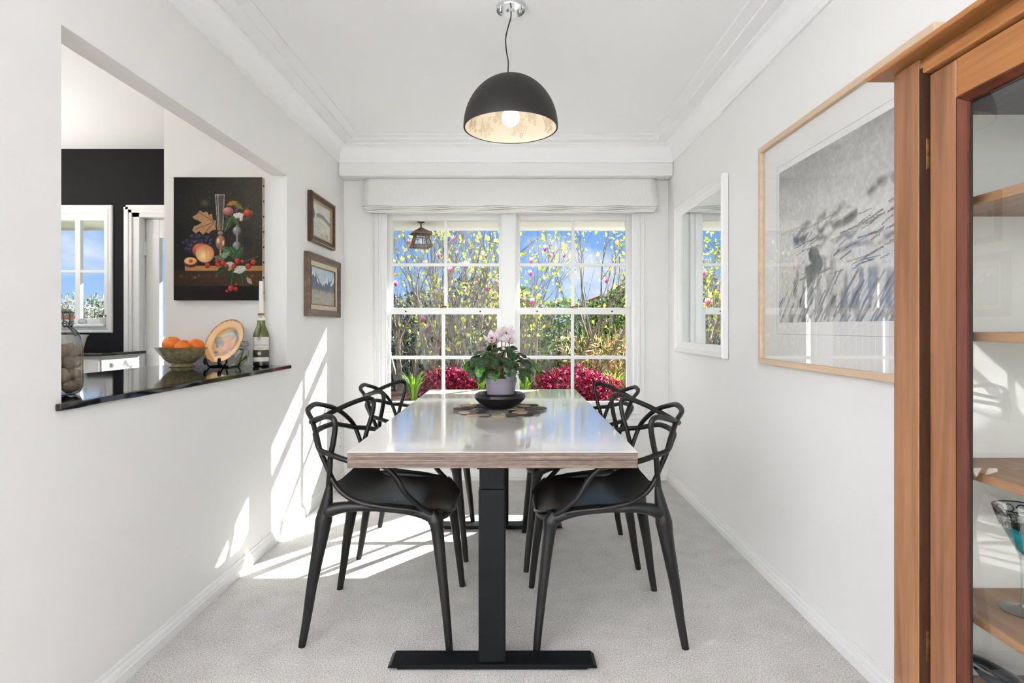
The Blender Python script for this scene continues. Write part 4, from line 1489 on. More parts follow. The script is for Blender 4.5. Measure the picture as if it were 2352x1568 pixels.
for k, (dx_, dy_, dz_, rx, s) in enumerate(((-.042, -.020, .119, .4, 1.05), (.053, .034, .106, -.5, 1.0), (.034, -.052, .101, .9, .94), (-.030, .068, .101, .2, .94))):
    o = put('orange', orange_me, 'orange_skin')
    o.location = (fbx + dx_, fby + dy_, BZ + dz_)
    o.rotation_euler = (rx, .3 * k, k)
    o.scale = (s, s, s)
    tag(o, 'ripe orange lying in the crackled fruit bowl', 'orange', 'oranges in the bowl')
    st = put('stem_button', stem_me, 'calyx', o)

# fruit plate on an iron stand
e1 = Vector((.94, -.34, 0)).normalized()
nh = Vector((-.34, -.94, 0)).normalized()
lean = math.radians(25)
e2 = (-math.sin(lean)) * nh + Vector((0, 0, math.cos(lean)))
en = e1.cross(e2)
PC = P(521, 786, 3.03)
PR = .126
prof_p = [(.0, .0), (.030, .0), (.060, .0005), (.072, .004), (.082, .010), (.100, .014), (.118, .018), (.1235, .021), (.126, .020), (.124, .016), (.105, .009), (.08, .003), (.06, -.005), (.0, -.005)]


def plate():
    mb = MB()
    nr, na = 40, 96
    rs = list(np.linspace(0.0005, .1255, nr))
    zi = [np.interp(r, [q[0] for q in prof_p[:9]], [q[1] for q in prof_p[:9]]) for r in rs]
    rng = random.Random(8)
    fruits = []
    # (x right, y up, rx, ry, low, high) in plate units
    fr_ = [(-.05, .30, .30, .26, (120, 130, 104), (176, 182, 150)), (.18, .36, .28, .24, (118, 126, 100), (186, 180, 150)), (-.50, .08, .20, .2, (120, 132, 100), (170, 170, 130)), (.50, .12, .2, .22, (120, 130, 104), (180, 180, 150)),
           (-.02, .12, .26, .16, (196, 116, 70), (232, 170, 120)), (.42, -.08, .16, .34, (186, 92, 62), (236, 170, 120)), (.05, -.26, .28, .32, (150, 74, 84), (238, 170, 76))]
    grapes = [(-.34 + rng.uniform(-.16, .16), -.06 + rng.uniform(-.16, .16), .075, .075, (62, 48, 66), (130, 112, 128)) for _ in range(22)]
    leaves = [(-.35, -.52, .1, .07, (90, 70, 80), (120, 100, 110)), (-.25, -.70, .07, .05, (100, 84, 84), (130, 110, 110))]
    verts, cols = [], []
    for i, r in enumerate(rs):
        for j in range(na):
            a = 2 * math.pi * j / na
            x, y = r * math.cos(a) / .115, r * math.sin(a) / .115
            rr = r / .1255
            t = .5 + .5 * math.sin(3 * x + 2.2 * y + 2 * math.sin(2.6 * y))
            c = np.array([230, 190, 134]) * (1 - .4 * t) + np.array([208, 146, 82]) * .4 * t
            if rr > .60 and rr < .72:
                w = 1 - abs(rr - .66) / .06
                k_ = (.5 + .5 * math.sin(a - .9)) * w
                c = c * (1 - .6 * k_) + np.array([176, 106, 50]) * .6 * k_
            for (fx, fy, rx, ry, lo, hi) in fr_ + grapes + leaves:
                q = math.hypot((x - fx) / rx, (y - fy) / ry)
                if q < 1:
                    s = max(0, 1 - math.hypot((x - fx) / rx + .35, (y - fy) / ry - .4) / 1.5)
                    c = np.array(lo) * (1 - s) + np.array(hi) * s
            if rr < .62 and rr > .0:
                c = c * .9
            if rr > .955:
                c = np.array([196, 150, 66]) if (j // 2) % 2 else np.array([120, 80, 34])
            verts.append(PC + e1 * (r * math.cos(a)) + e2 * (r * math.sin(a)) + en * zi[i])
            cols.append(lin(c))
    faces = []
    for i in range(nr - 1):
        for j in range(na):
            faces.append((i * na + j, i * na + (j + 1) % na, (i + 1) * na + (j + 1) % na, (i + 1) * na + j))
    mb.v, mb.f, mb.c = [tuple(v) for v in verts], faces, cols
    return mb


plt = thing('decorative_plate', 'round plate painted with peaches and grapes, gilt beaded rim', 'plate', (PC.x, PC.y, BZ))
part('painted_face', plate(), 'glaze', plt, smooth=True)
bk = MB()
na = 64
vs, fs = [], []
for (r, z) in prof_p[8:]:
    for j in range(na):
        a = 2 * math.pi * j / na
        vs.append(PC + e1 * (max(r, .0005) * math.cos(a)) + e2 * (max(r, .0005) * math.sin(a)) + en * z)
for i in range(len(prof_p) - 9):
    for j in range(na):
        fs.append((i * na + j, i * na + (j + 1) % na, (i + 1) * na + (j + 1) % na, (i + 1) * na + j))
part('plate_back', bk.add(vs, fs), 'white_ceramic', plt, smooth=True)
gb = MB()
for k in range(72):
    a = 2 * math.pi * k / 72
    gb.sphere(PC + e1 * (.1235 * math.cos(a)) + e2 * (.1235 * math.sin(a)) + en * .021, .0034, 6, 4)
mat('gold', (214, 166, 70), 0.25, metal=1.0)
part('beaded_rim', gb, 'gold', plt, smooth=True)

ps = thing('plate_stand', 'black wrought iron plate stand with scroll feet', 'stand', (PC.x, PC.y, BZ))
for sx in (-.047, .048):
    base = PC + e1 * sx
    fwd = -nh * -1.0
    ft_ = Vector((base.x, base.y, BZ)) + nh * .088
    s_mb = MB()
    pts = []
    for k in range(22):
        q = math.pi * 2.6 * k / 21
        r = .004 + .0145 * k / 21
        pts.append(ft_ + nh * (r * math.cos(q)) + e1 * (-.006 + .0 * k) + Vector((0, 0, .030 + r * math.sin(q))) + e1 * (r * .55 * math.cos(q)))
    end = pts[-1]
    rest = [end, Vector((ft_.x, ft_.y, BZ + .006)) - nh * .016, Vector((base.x, base.y, BZ + .005)) + nh * .03, Vector((base.x, base.y, BZ + .005)) - nh * .03,
            Vector((base.x, base.y, BZ + .05)) - nh * .050, Vector((base.x, base.y, BZ + .10)) - nh * .072]
    s_mb.tube(pts + catmull(rest, 6)[1:], .0044, 8)
    part('scroll_foot', s_mb, 'iron', ps, smooth=True)
ca_, cb2 = PC + e1 * -.047, PC + e1 * .048
part('cross_bar', MB().tube([Vector((ca_.x, ca_.y, BZ + .0055)) + nh * .02, Vector((cb2.x, cb2.y, BZ + .0055)) + nh * .02], .0038, 8), 'iron', ps, smooth=True)
part('cross_bar', MB().tube([Vector((ca_.x, ca_.y, BZ + .09)) - nh * .068, Vector((cb2.x, cb2.y, BZ + .09)) - nh * .068], .0038, 8), 'iron', ps, smooth=True)

# glass shoe bottle
SD = 2.955
shoe = thing('shoe_bottle', 'small clear glass bottle shaped like a high heeled shoe', 'bottle', (P(550, 843, SD).x, SD, BZ))


def S(px, py, dd=0.0):
    q = P(px, py, SD)
    return Vector((q.x, SD + dd, q.z))


zoff = Vector((0, 0, BZ - P(550, 844.5, SD).z))
sp = catmull([S(527, 841, -.012), S(534, 839.5, -.010), S(543, 834, -.006), S(552, 825, -.002), S(561, 816, .002), S(563, 808, .004), S(560, 801, .004)], 6, [.004, .0085, .0125, .018, .0235, .020, .011])
part('shoe_body', MB().tube([q + zoff for q in sp[0]], sp[1], 16, .85), 'jar_glass', shoe, smooth=True)
hl = catmull([S(568, 818, .006), S(569, 830, .006), S(566.5, 844, .006)], 5, [.010, .0068, .0052])
part('heel', MB().tube([q + zoff for q in hl[0]], hl[1], 10), 'jar_glass', shoe, smooth=True)
so_ = catmull([S(528, 843, -.012), S(540, 843, -.008), S(552, 840, -.002), S(560, 832, .002), S(567, 822, .006)], 5, [.004, .007, .007, .006, .006])
part('sole', MB().tube([q + zoff for q in so_[0]], so_[1], 10, .6), 'jar_glass', shoe, smooth=True)
mat('liqueur', (190, 176, 110), 0.1)
glass_mat('pale_liqueur', (226, 220, 176), 1.36)
lq = catmull([S(541, 836, -.006), S(552, 827, -.002), S(560, 820, .002), S(563, 815, .003)], 5, [.006, .012, .017, .015])
part('liquid', MB().tube([q + zoff for q in lq[0]], lq[1], 12, .85), 'pale_liqueur', shoe, smooth=True)
c_ = S(560.5, 801, .004) + zoff
part('neck', MB().lathe([(.011, -.002), (.0085, .004), (.0085, .010), (.011, .012)], 16, c_), 'jar_glass', shoe, smooth=True)
glass_mat('stopper_glass', (232, 236, 238), 1.7, edge=(120, 126, 130))
part('stopper', MB().lathe([(.0, .010), (.016, .010), (.0215, .016), (.0215, .026), (.018, .036), (.010, .039), (0, .039)], 10, c_), 'stopper_glass', shoe)
sc_ = MB()
sc_.add([S(541, 812, -.012), S(553, 801, -.008), S(556, 806, -.02), S(547, 822, -.022), S(543, 820, -.018)], [(0, 1, 2), (0, 2, 3), (0, 3, 4)])
glass_mat('bow_glass', (206, 212, 214), 1.7, edge=(140, 146, 150))
bo_ = part('glass_bow', sc_, 'bow_glass', shoe)
bo_.modifiers.new('thick', 'SOLIDIFY').thickness = .003

# liqueur bottle with a candle
LX, LY = P(599, 841, 3.05).x, 3.055
lb_ = thing('liqueur_bottle', 'green glass liqueur bottle with white labels, used as a candle holder', 'bottle', (LX, LY, BZ))
part('bottle_body', MB().lathe([(0, .004), (.036, .002), (.0405, .006), (.041, .02), (.041, .150), (.0405, .165), (.036, .184), (.027, .205), (.021, .222), (.0195, .245), (.0215, .252), (.0215, .266), (.017, .268), (.0145, .268)], 40, (LX, LY, BZ)), 'bottle_glass', lb_, smooth=True)
mat('bottle_base', (16, 18, 14), 0.15)
part('bottle_foot', MB().lathe([(0, .001), (.036, .001), (.0408, .005), (.0412, .022), (.0, .022)], 40, (LX, LY, BZ)), 'bottle_base', lb_, smooth=True)
mat('label_paper', (226, 222, 214), 0.7)
mat('label_dark', (74, 68, 36), 0.5, noise=0.6, nscale=140, rgb2=(38, 34, 20))
mat('label_ink', (58, 52, 56), 0.6)
mat('label_line', (30, 28, 26), 0.6)
LA = math.atan2(-LY, -LX)                       # the side turned to the room


def arc_label(z0, z1, r, half=1.35, n=28):
    vs, fs = [], []
    for k in range(n + 1):
        a = LA - .18 + (-half + 2 * half * k / n)
        vs += [(LX + r * math.cos(a), LY + r * math.sin(a), BZ + z0), (LX + r * math.cos(a), LY + r * math.sin(a), BZ + z1)]
    for k in range(n):
        fs.append((2 * k, 2 * k + 2, 2 * k + 3, 2 * k + 1))
    return MB().add(vs, fs)


lab = part('front_label', arc_label(.088, .158, .0415), 'label_paper', lb_, smooth=True)
part('lower_label', arc_label(.028, .051, .0415), 'label_paper', lb_, smooth=True)
part('dark_band', arc_label(.052, .087, .0415), 'label_dark', lb_, smooth=True)
part('band_line', arc_label(.0862, .0885, .0417), 'label_line', lb_, smooth=True)
part('band_line', arc_label(.0508, .0530, .0417), 'label_line', lb_, smooth=True)
part('band_line', arc_label(.1575, .1595, .0417), 'label_line', lb_, smooth=True)


def wrap_text(txt, size, zc, off, parent, m, name='label_text', r=.0419):
    cu = bpy.data.curves.new('txt', 'FONT')
    cu.body = txt
    cu.size = size
    cu.align_x = 'CENTER'
    cu.align_y = 'CENTER'
    cu.resolution_u = 3
    to = bpy.data.objects.new('txt', cu)
    C.objects.link(to)
    dg = bpy.context.evaluated_depsgraph_get()
    me0 = bpy.data.meshes.new_from_object(to.evaluated_get(dg))
    mb = MB()
    mb.v = []
    for v in me0.vertices:
        a = LA + off + v.co.x / r
        mb.v.append((LX + r * math.cos(a), LY + r * math.sin(a), BZ + zc + v.co.y))
    mb.f = [tuple(p.vertices) for p in me0.polygons]
    bpy.data.objects.remove(to)
    bpy.data.curves.remove(cu)
    bpy.data.meshes.remove(me0)
    return part(name, mb, m, parent)


wrap_text('Mandarine Napoléon', .0088, .115, -.12, lb_, 'label_ink')


def emblem(zc, r_out, r_in, off, m, name):
    vs, fs = [], []
    n = 24
    for k in range(n):
        q = 2 * math.pi * k / n
        for rr in (r_in, r_out):
            a = LA + off + rr * math.cos(q) / .0419
            vs.append((LX + .0419 * math.cos(a), LY + .0419 * math.sin(a), BZ + zc + rr * math.sin(q)))
    for k in range(n):
        fs.append((2 * k, 2 * k + 1, (2 * k + 3) % (2 * n), (2 * k + 2) % (2 * n)))
    return part(name, MB().add(vs, fs), m, lb_)


emblem(.148, .0082, .0062, -.25, 'label_ink', 'emblem')
emblem(.0702, .0088, .0002, -.22, 'label_paper', 'emblem')
emblem(.0702, .0058, .0042, -.22, 'label_line', 'emblem')
wrap_text('▲', .0085, .148, -.25, lb_, 'label_line')
for zc, w in ((.131, .028), (.1005, .046), (.0945, .038)):
    part('small_print', arc_label(zc - .0005, zc + .0005, .0418, w / .0836), 'label_ink', lb_)
ch_ = MB()
for k in range(14):
    a = LA - .1 + .05 * math.sin(k * .9)
    r = np.interp(.165 + k * .005, [.165, .184, .205, .222, .245], [.0415, .037, .028, .0222, .0208])
    ch_.tube([(LX + r * math.cos(a + .09 * math.cos(q)), LY + r * math.sin(a + .09 * math.cos(q)), BZ + .165 + k * .005 + .0022 * math.sin(q)) for q in np.linspace(0, 6.28, 7)], .0008, 5)
part('neck_print', ch_, 'label_line', lb_, smooth=True)
mat('cork', (150, 126, 52), 0.7, noise=0.4, nscale=80)
part('cork', MB().lathe([(.0145, .262), (.0145, .272), (.016, .274), (.016, .284), (0, .285)], 20, (LX, LY, BZ)), 'cork', lb_, smooth=True)
wx = MB().lathe([(.0, .285), (.0118, .285), (.0112, .40), (.0104, .456), (.0, .4575)], 20, (LX, LY, BZ))
part('candle', wx, 'candle_wax', lb_, smooth=True)
dp = MB().lathe([(.0225, .246), (.0225, .262), (.0185, .268), (.0165, .272), (.015, .272)], 20, (LX, LY, BZ), wob=lambda r, z, a: .0018 * math.sin(3 * a + z * 200))
part('wax_drips', dp, 'candle_wax', lb_, smooth=True)

# clip-top jar of walnuts
JX, JY, JR = -1.420, 1.750, .080
jar = thing('clip_top_jar', 'tall glass clip-top jar filled with walnuts at the hatch edge', 'jar', (JX, JY, BZ))
part('jar_body', MB().lathe([(0, .001), (.060, .001), (.072, .008), (.079, .022), (JR, .045), (JR, .150), (.077, .172), (.066, .196), (.056, .208), (.052, .216), (.052, .222), (.056, .226), (.056, .234), (.051, .236)], 48, (JX, JY, BZ)), 'jar_glass', jar, smooth=True)
part('jar_lid', MB().lathe([(.054, .244), (.056, .248), (.056, .254), (.050, .262), (.030, .268), (0, .269)], 40, (JX, JY, BZ)), 'jar_glass', jar, smooth=True)
mat('seal_rubber', (196, 130, 96), 0.6)
part('seal_ring', MB().lathe([(.050, .236), (.0585, .236), (.0585, .244), (.050, .244)], 40, (JX, JY, BZ)), 'seal_rubber', jar, smooth=True)
mat('wire', (120, 116, 112), 0.3, metal=1.0)
wr = MB()
wr.tube([(JX + .058 * math.cos(a), JY + .058 * math.sin(a), BZ + .221) for a in np.linspace(0, 2 * math.pi, 30)], .0016, 6)
wr.tube([(JX + .0575 * math.cos(a), JY + .0575 * math.sin(a), BZ + .256) for a in np.linspace(0, 2 * math.pi, 30)], .0016, 6)
part('wire_bail', wr, 'wire', jar, smooth=True)
cl = MB()
jx = JX + .0585
for dyy in (-.012, .012):
    cl.tube(catmull([(jx, JY + dyy - .02, BZ + .258), (jx + .006, JY + dyy - .02, BZ + .240), (jx + .003, JY + dyy - .02, BZ + .216), (jx + .012, JY + dyy - .02, BZ + .212), (jx + .014, JY + dyy - .02, BZ + .226), (jx + .004, JY + dyy - .02, BZ + .229)], 5), .0022, 7)
cl.tube([(jx + .008, JY - .035, BZ + .214), (jx + .008, JY - .005, BZ + .214)], .0022, 7)
cl.tube(catmull([(jx + .008, JY - .02, BZ + .214), (jx + .022, JY - .02, BZ + .200), (jx + .032, JY - .02, BZ + .184)], 5), .0035, 8)
part('clip_lever', cl, 'wire', jar, smooth=True)


def nut_mesh():
    vs, fs = [], []
    n, m_ = 18, 12
    rng = random.Random(1)
    for i in range(m_ + 1):
        th = math.pi * i / m_
        for j in range(n):
            a = 2 * math.pi * j / n
            r = .0188 * (1 + .05 * math.sin(5 * a + 2 * math.sin(3 * th)) * math.sin(th) + rng.uniform(-.02, .02)) + (.0016 if j % 9 == 0 else 0)
            vs.append((r * math.sin(th) * math.cos(a), r * math.sin(th) * math.sin(a), r * 1.15 * math.cos(th)))
    for i in range(m_):
        for j in range(n):
            fs.append((i * n + j, (i + 1) * n + j, (i + 1) * n + (j + 1) % n, i * n + (j + 1) % n))
    return MB().add(vs, fs).mesh('walnut', True, 80)


mat('walnut_shell', (176, 146, 118), 0.6, noise=0.4, nscale=60, bump=0.6, bscale=120)
nut_me = nut_mesh()
rng = random.Random(21)
for L in range(4):
    ring = [(0, .0)] + [(.0558, 2 * math.pi * k / 8 + L * math.pi / 8) for k in range(8)]
    if L == 5:
        ring = ring[1:]
    for (r, a) in ring:
        o = put('walnut', nut_me, 'walnut_shell')
        o.location = (JX + r * math.cos(a), JY + r * math.sin(a), BZ + .027 + L * .0372 + rng.uniform(-.002, .002) + (.0 if r else .004))
        o.rotation_euler = (rng.uniform(0, 6), rng.uniform(0, 6), rng.uniform(0, 6))
        tag(o, 'wrinkled brown walnut inside the clip-top jar', 'walnut', 'walnuts in the jar')

# ------------------------------------------------------------------ kitchen things beyond the hatch
kc = thing('kitchen_unit', 'white kitchen unit with dark worktop below the kitchen window', 'cabinet', (-3.6, 3.98, 0))
part('worktop', MB().box(-4.58, -2.708, 3.75, 4.205, .937, .957), 'black_stone', kc, bevel=.003)
part('cabinet_body', MB().box(-4.56, -2.745, 3.80, 4.203, 0, .937), 'white_cabinet', kc)
for k in range(4):
    xa = -2.75 - (k + 1) * .44
    part('cabinet_door', MB().box(xa + .002, xa + .436, 3.785, 3.80, .06, .915), 'white_cabinet', kc, bevel=.002)
vx, vy = -3.052, 3.95
whole('flared_pot', MB().lathe([(0, .001), (.045, .001), (.055, .01), (.078, .10), (.088, .116), (.089, .120), (.084, .118), (.07, .09), (.05, .012), (0, .012)], 32, (vx, vy, .957)), 'white_ceramic', 'white flared pot on the dark kitchen worktop', 'pot', smooth=True)
sp_ = thing('flower_pot', 'tiny white pot of purple flowers on the kitchen window sill', 'plant', (P(236, 745, 4.19).x, 4.205, KW[2] + .012))
fx, fy, fz = sp_.location
part('pot', MB().lathe([(0, .001), (.018, .001), (.024, .02), (.028, .045), (.030, .05), (.026, .048), (0, .044)], 20, (fx, fy, fz)), 'white_ceramic', sp_, smooth=True)
mat('purple_flower', (120, 60, 92), 0.6)
mat('green_leaf_plain', (70, 96, 50), 0.5)
rng = random.Random(4)
for k in range(7):
    part('flower', MB().sphere((fx + rng.uniform(-.03, .03), fy + rng.uniform(-.02, .02), fz + .055 + rng.uniform(0, .018)), .008, 8, 6), 'purple_flower' if k % 3 else 'green_leaf_plain', sp_, smooth=True)
gl_ = MB().lathe([(0, .001), (.02, .001), (.03, .012), (.024, .03), (.010, .04), (.008, .055), (0, .058)], 16, (P(186, 745, 4.18).x, 4.195, KW[2] + .012))
whole('glass_ornament', gl_, 'stopper_glass', 'small clear glass ornament on the kitchen window sill', 'ornament', smooth=True)

# power outlet low on the left wall
ou = thing('power_outlet', 'white double power outlet low on the wall near the window corner', 'outlet', (XL, 4.09, .27))
part('face_plate', MB().box(XL, XL + .006, 4.045, 4.135, .235, .365), 'trim_paint', ou, bevel=.002)
for z in (.27, .33):
    part('switch', MB().box(XL + .006, XL + .010, 4.065, 4.080, z - .009, z + .009), 'trim_paint', ou)
    for yy in (4.10, 4.115):
        part('slot', MB().box(XL + .0055, XL + .0066, yy - .001, yy + .002, z - .006, z + .006), 'rubber', ou)

# ------------------------------------------------------------------ centrepiece on the table
QX, QY = -.060, 2.645
pm = thing('placemat', 'round placemat made of overlapping leather discs under the plant', 'placemat', (QX - .004, QY, TZ))
tones = {'hide_black': (26, 27, 30), 'hide_dark': (66, 58, 54), 'hide_grey': (122, 114, 106), 'hide_tan': (176, 152, 124), 'hide_pale': (190, 178, 164)}
for k_, v_ in tones.items():
    mat(k_, v_, 0.8, noise=0.3, nscale=60, bump=0.4, bscale=200)
rng = random.Random(12)
names = list(tones)
disc_me = {nm: MB().lathe([(0, 0), (.97, 0), (1, .04), (1, .1), (.97, .14), (0, .15)], 22).mesh('disc', True) for nm in names}
k = 0
for r, n, sz in ((.055, 6, .030), (.102, 11, .030), (.150, 16, .0315), (.190, 20, .0295)):
    for j in range(n):
        a = 2 * math.pi * j / n + r * 20
        s = sz * rng.uniform(.82, 1.22)
        o = put('disc', disc_me[rng.choice(names)], None, pm)
        nm = [q for q in names if disc_me[q] == o.data][0]
        if not o.data.materials:
            o.data.materials.append(M[nm])
        o.location = (r * math.cos(a) + rng.uniform(-.005, .005), r * math.sin(a) + rng.uniform(-.005, .005), .0006 + .0042 * (k % 2))
        o.scale = (s, s, .034)
        o.rotation_euler = (0, 0, rng.uniform(0, 6))
        k += 1
BQ = TZ + .0095
whole('planter_bowl', MB().lathe([(0, .001), (.050, .001), (.062, .004), (.092, .022), (.113, .042), (.1185, .054), (.115, .066), (.104, .073), (.092, .073), (.084, .068), (.080, .055), (.06, .014), (0, .010)], 56, (QX, QY, BQ)), mat('bowl_black', (17, 17, 18), 0.38, spec=0.3),
      'wide low black bowl with rolled rim holding the potted cyclamen', 'bowl', smooth=True)
cy = thing('potted_cyclamen', 'white cyclamen with dark green leaves in a lavender grey pot', 'plant', (QX + .004, QY, BQ + .011))
px0, py0, pz0 = cy.location
mat('lavender_pot', (128, 122, 134), 0.45, spec=0.3)
part('pot', MB().lathe([(0, .0), (.056, .0), (.0585, .003), (.070, .108), (.0725, .109), (.0735, .1135), (.0735, .130), (.0715, .132), (.069, .128), (.066, .110), (0, .110)], 44, (px0, py0, pz0)), 'lavender_pot', cy, smooth=True)
part('soil', MB().lathe([(.067, .114), (.03, .118), (0, .119)], 24, (px0, py0, pz0)), 'soil', cy, smooth=True)


def leaf_green(name, a, b, c):
    m = bpy.data.materials.new(name)
    M[name] = m
    m.use_nodes = True
    t = m.node_tree
    bs = t.nodes['Principled BSDF']
    bs.inputs['Roughness'].default_value = .42
    tc = t.nodes.new('ShaderNodeTexCoord')
    n = t.nodes.new('ShaderNodeTexNoise')
    n.inputs['Scale'].default_value = 2.6
    n.inputs['Detail'].default_value = 5
    t.links.new(tc.outputs['Object'], n.inputs['Vector'])
    r = t.nodes.new('ShaderNodeValToRGB')
    r.color_ramp.elements[0].position = .35
    r.color_ramp.elements[0].color = lin(a) + (1,)
    r.color_ramp.elements[1].position = .7
    r.color_ramp.elements[1].color = lin(c) + (1,)
    el = r.color_ramp.elements.new(.52)
    el.color = lin(b) + (1,)
    t.links.new(n.outputs['Fac'], r.inputs[0])
    t.links.new(r.outputs[0], bs.inputs['Base Color'])
    tr = t.nodes.new('ShaderNodeBsdfTranslucent')
    t.links.new(r.outputs[0], tr.inputs[0])
    mix = t.nodes.new('ShaderNodeMixShader')
    mix.inputs[0].default_value = .25
    t.links.new(bs.outputs[0], mix.inputs[1])
    t.links.new(tr.outputs[0], mix.inputs[2])
    t.links.new(mix.outputs[0], t.nodes['Material Output'].inputs[0])


leaf_green('cyclamen_leaf', (10, 24, 10), (24, 52, 18), (74, 110, 56))
leaf_green('cyclamen_leaf_light', (30, 70, 20), (58, 116, 34), (116, 164, 78))


def heart_leaf(seed):
    rng = random.Random(seed)
    n = 22
    vs = [(0.02, 0, .0)]
    rings = 4
    for q in range(1, rings + 1):
        for j in range(n):
            t = 2 * math.pi * j / n
            r = (.92 - .36 * math.exp(-((abs(t - math.pi)) / .34) ** 2) + .16 * math.exp(-(min(t, 2 * math.pi - t) / .4) ** 2)) * (1 + .03 * math.sin(7 * t + seed))
            rr = r * q / rings
            x, y = rr * math.cos(t), rr * math.sin(t) * .96
            z = .30 * abs(y) - .34 * (rr ** 2) + .09 * math.sin(4 * t + seed) * (q / rings) ** 2
            vs.append((x, y, z))
    fs = [(0, 1 + j, 1 + (j + 1) % n) for j in range(n)]
    for q in range(rings - 1):
        for j in range(n):
            a = 1 + q * n + j
            b = 1 + q * n + (j + 1) % n
            fs.append((a, a + n, b + n, b))
    return MB().add(vs, fs).mesh('leaf', True, 180)


leaf_mes = []
for k in range(4):
    me = heart_leaf(k)
    me.materials.append(M['cyclamen_leaf'])
    leaf_mes.append(me)
for k in range(2):
    me = heart_leaf(10 + k)
    me.materials.append(M['cyclamen_leaf_light'])
    leaf_mes.append(me)
mat('petiole', (126, 104, 70), 0.5)
rng = random.Random(33)
spots = []
for ring, n, r0, z0, sz in ((0, 6, .045, .262, .032), (1, 10, .088, .244, .036), (2, 14, .128, .214, .037), (3, 13, .150, .176, .033), (4, 11, .118, .148, .028)):
    for j in range(n):
        a = 2 * math.pi * (j + .5 * (ring % 2)) / n + rng.uniform(-.14, .14)
        spots.append((a, r0 * rng.uniform(.88, 1.13), z0 + rng.uniform(-.012, .012), sz * rng.uniform(.85, 1.15), ring))
for (a, r, z, s, ring) in spots:
    lp = Vector((r * math.cos(a), r * math.sin(a), z))
    lf_ = put('leaf', rng.choice(leaf_mes[:4] if ring < 3 else leaf_mes[2:]), None, cy)
    lf_.location = lp
    lf_.scale = (s, s, s)
    tilt = {0: .15, 1: .35, 2: .6, 3: .85, 4: 1.2}[ring] + rng.uniform(-.35, .35)
    lf_.rotation_euler = (rng.uniform(-.5, .5), tilt, a + rng.uniform(-.6, .6))
    root = Vector((.022 * math.cos(a), .022 * math.sin(a), .112))
    mid = (root + lp) / 2 + Vector((0, 0, .03))
    part('petiole', MB().tube(catmull([root, mid, lp - Vector((0, 0, .003))], 5), .0019, 5), 'petiole', cy, smooth=True, local=True)


def petal_mesh():
    vs, fs = [], []
    nu, nv = 4, 7
    for j in range(nv + 1):
        t = j / nv
        w = .0155 * math.sin(math.pi * min(1, .16 + t * .84)) ** .7 + .0015
        for i in range(nu + 1):
            u = -1 + 2 * i / nu
            vs.append((u * w, .006 + .010 * math.sin(t * 2.0) + .003 * u * u, (.044 * t - .002) + .004 * math.sin(3 * u + 2 * t)))
    W = nu + 1
    for j in range(nv):
        for i in range(nu):
            a = j * W + i
            fs.append((a, a + 1, a + W + 1, a + W))
    return MB().add(vs, fs).mesh('petal', True, 180)


def petal_mat():
    m = bpy.data.materials.new('cyclamen_petal')
    M['cyclamen_petal'] = m
    m.use_nodes = True
    t = m.node_tree
    bs = t.nodes['Principled BSDF']
    bs.inputs['Base Color'].default_value = lin((250, 240, 244)) + (1,)
    bs.inputs['Roughness'].default_value = .6
    tr = t.nodes.new('ShaderNodeBsdfTranslucent')
    tr.inputs[0].default_value = lin((255, 246, 250)) + (1,)
    mix = t.nodes.new('ShaderNodeMixShader')
    mix.inputs[0].default_value = .5
    t.links.new(bs.outputs[0], mix.inputs[1])
    t.links.new(tr.outputs[0], mix.inputs[2])
    t.links.new(mix.outputs[0], t.nodes['Material Output'].inputs[0])


petal_mat()
pm_ = petal_mesh()
pm_.materials.append(M['cyclamen_petal'])
mat('cyclamen_eye', (160, 24, 84), 0.5)
eye_me = MB().lathe([(.0, -.008), (.0062, -.007), (.0082, .001), (.0075, .005), (0, .005)], 12).mesh('eye', True)
for k, (fx_, fy_, fz_, tx, ty) in enumerate(((-.042, -.03, .312, .35, -.2), (-.030, .03, .298, -.2, .2), (.004, -.04, .306, .4, -.1), (.026, .01, .345, -.1, .15), (.042, -.03, .318, .45, .3), (.004, .02, .330, .1, -.3), (.040, .03, .296, -.3, .3), (-.020, -.01, .322, .1, -.25))):
    root = Vector((.01 * math.cos(k), .01 * math.sin(k), .112))
    tip = Vector((fx_, fy_, fz_))
    part('flower_stem', MB().tube(catmull([root, (root + tip) / 2 + Vector((fx_ * .3, 0, .01)), tip + Vector((0, 0, -.010)), tip], 5), .0019, 6), 'petiole', cy, smooth=True, local=True)
    ey = put('flower', eye_me, 'cyclamen_eye', cy)
    ey.location = tip
    ey.rotation_euler = (tx, ty, k)
    for q in range(5):
        pt = put('petal', pm_, None, ey)
        pt.rotation_euler = (-.50 - .12 * (q % 2), .15 * (q % 3), 2 * math.pi * q / 5)

# ------------------------------------------------------------------ garden outside
struct('ground', MB().box(-60, 60, -60, 90, -.5, -.25), 'lawn', 'lawn around the house')


def leaf_cloud(cent, size, cols, seed=0, asp=.55, updir=0.0):
    """many little folded leaves as one mesh with colours"""
    rng = np.random.RandomState(seed)
    n = len(cent)
    d = rng.normal(size=(n, 3))
    d[:, 2] += updir
    d /= np.linalg.norm(d, axis=1)[:, None]
    b = np.cross(d, rng.normal(size=(n, 3)))
    b /= np.linalg.norm(b, axis=1)[:, None] + 1e-9
    s = (size * rng.uniform(.6, 1.3, n))[:, None]
    nn = np.cross(d, b)
    v = np.stack([cent, cent + d * s * .5 + b * s * asp * .5 + nn * s * .08, cent + d * s, cent + d * s * .5 - b * s * asp * .5 + nn * s * .08], 1).reshape(-1, 3)
    f = np.arange(n * 4).reshape(-1, 4)
    f = np.concatenate([f[:, [0, 1, 2]], f[:, [0, 2, 3]]])
    return v, f, np.repeat(cols, 4, axis=0)


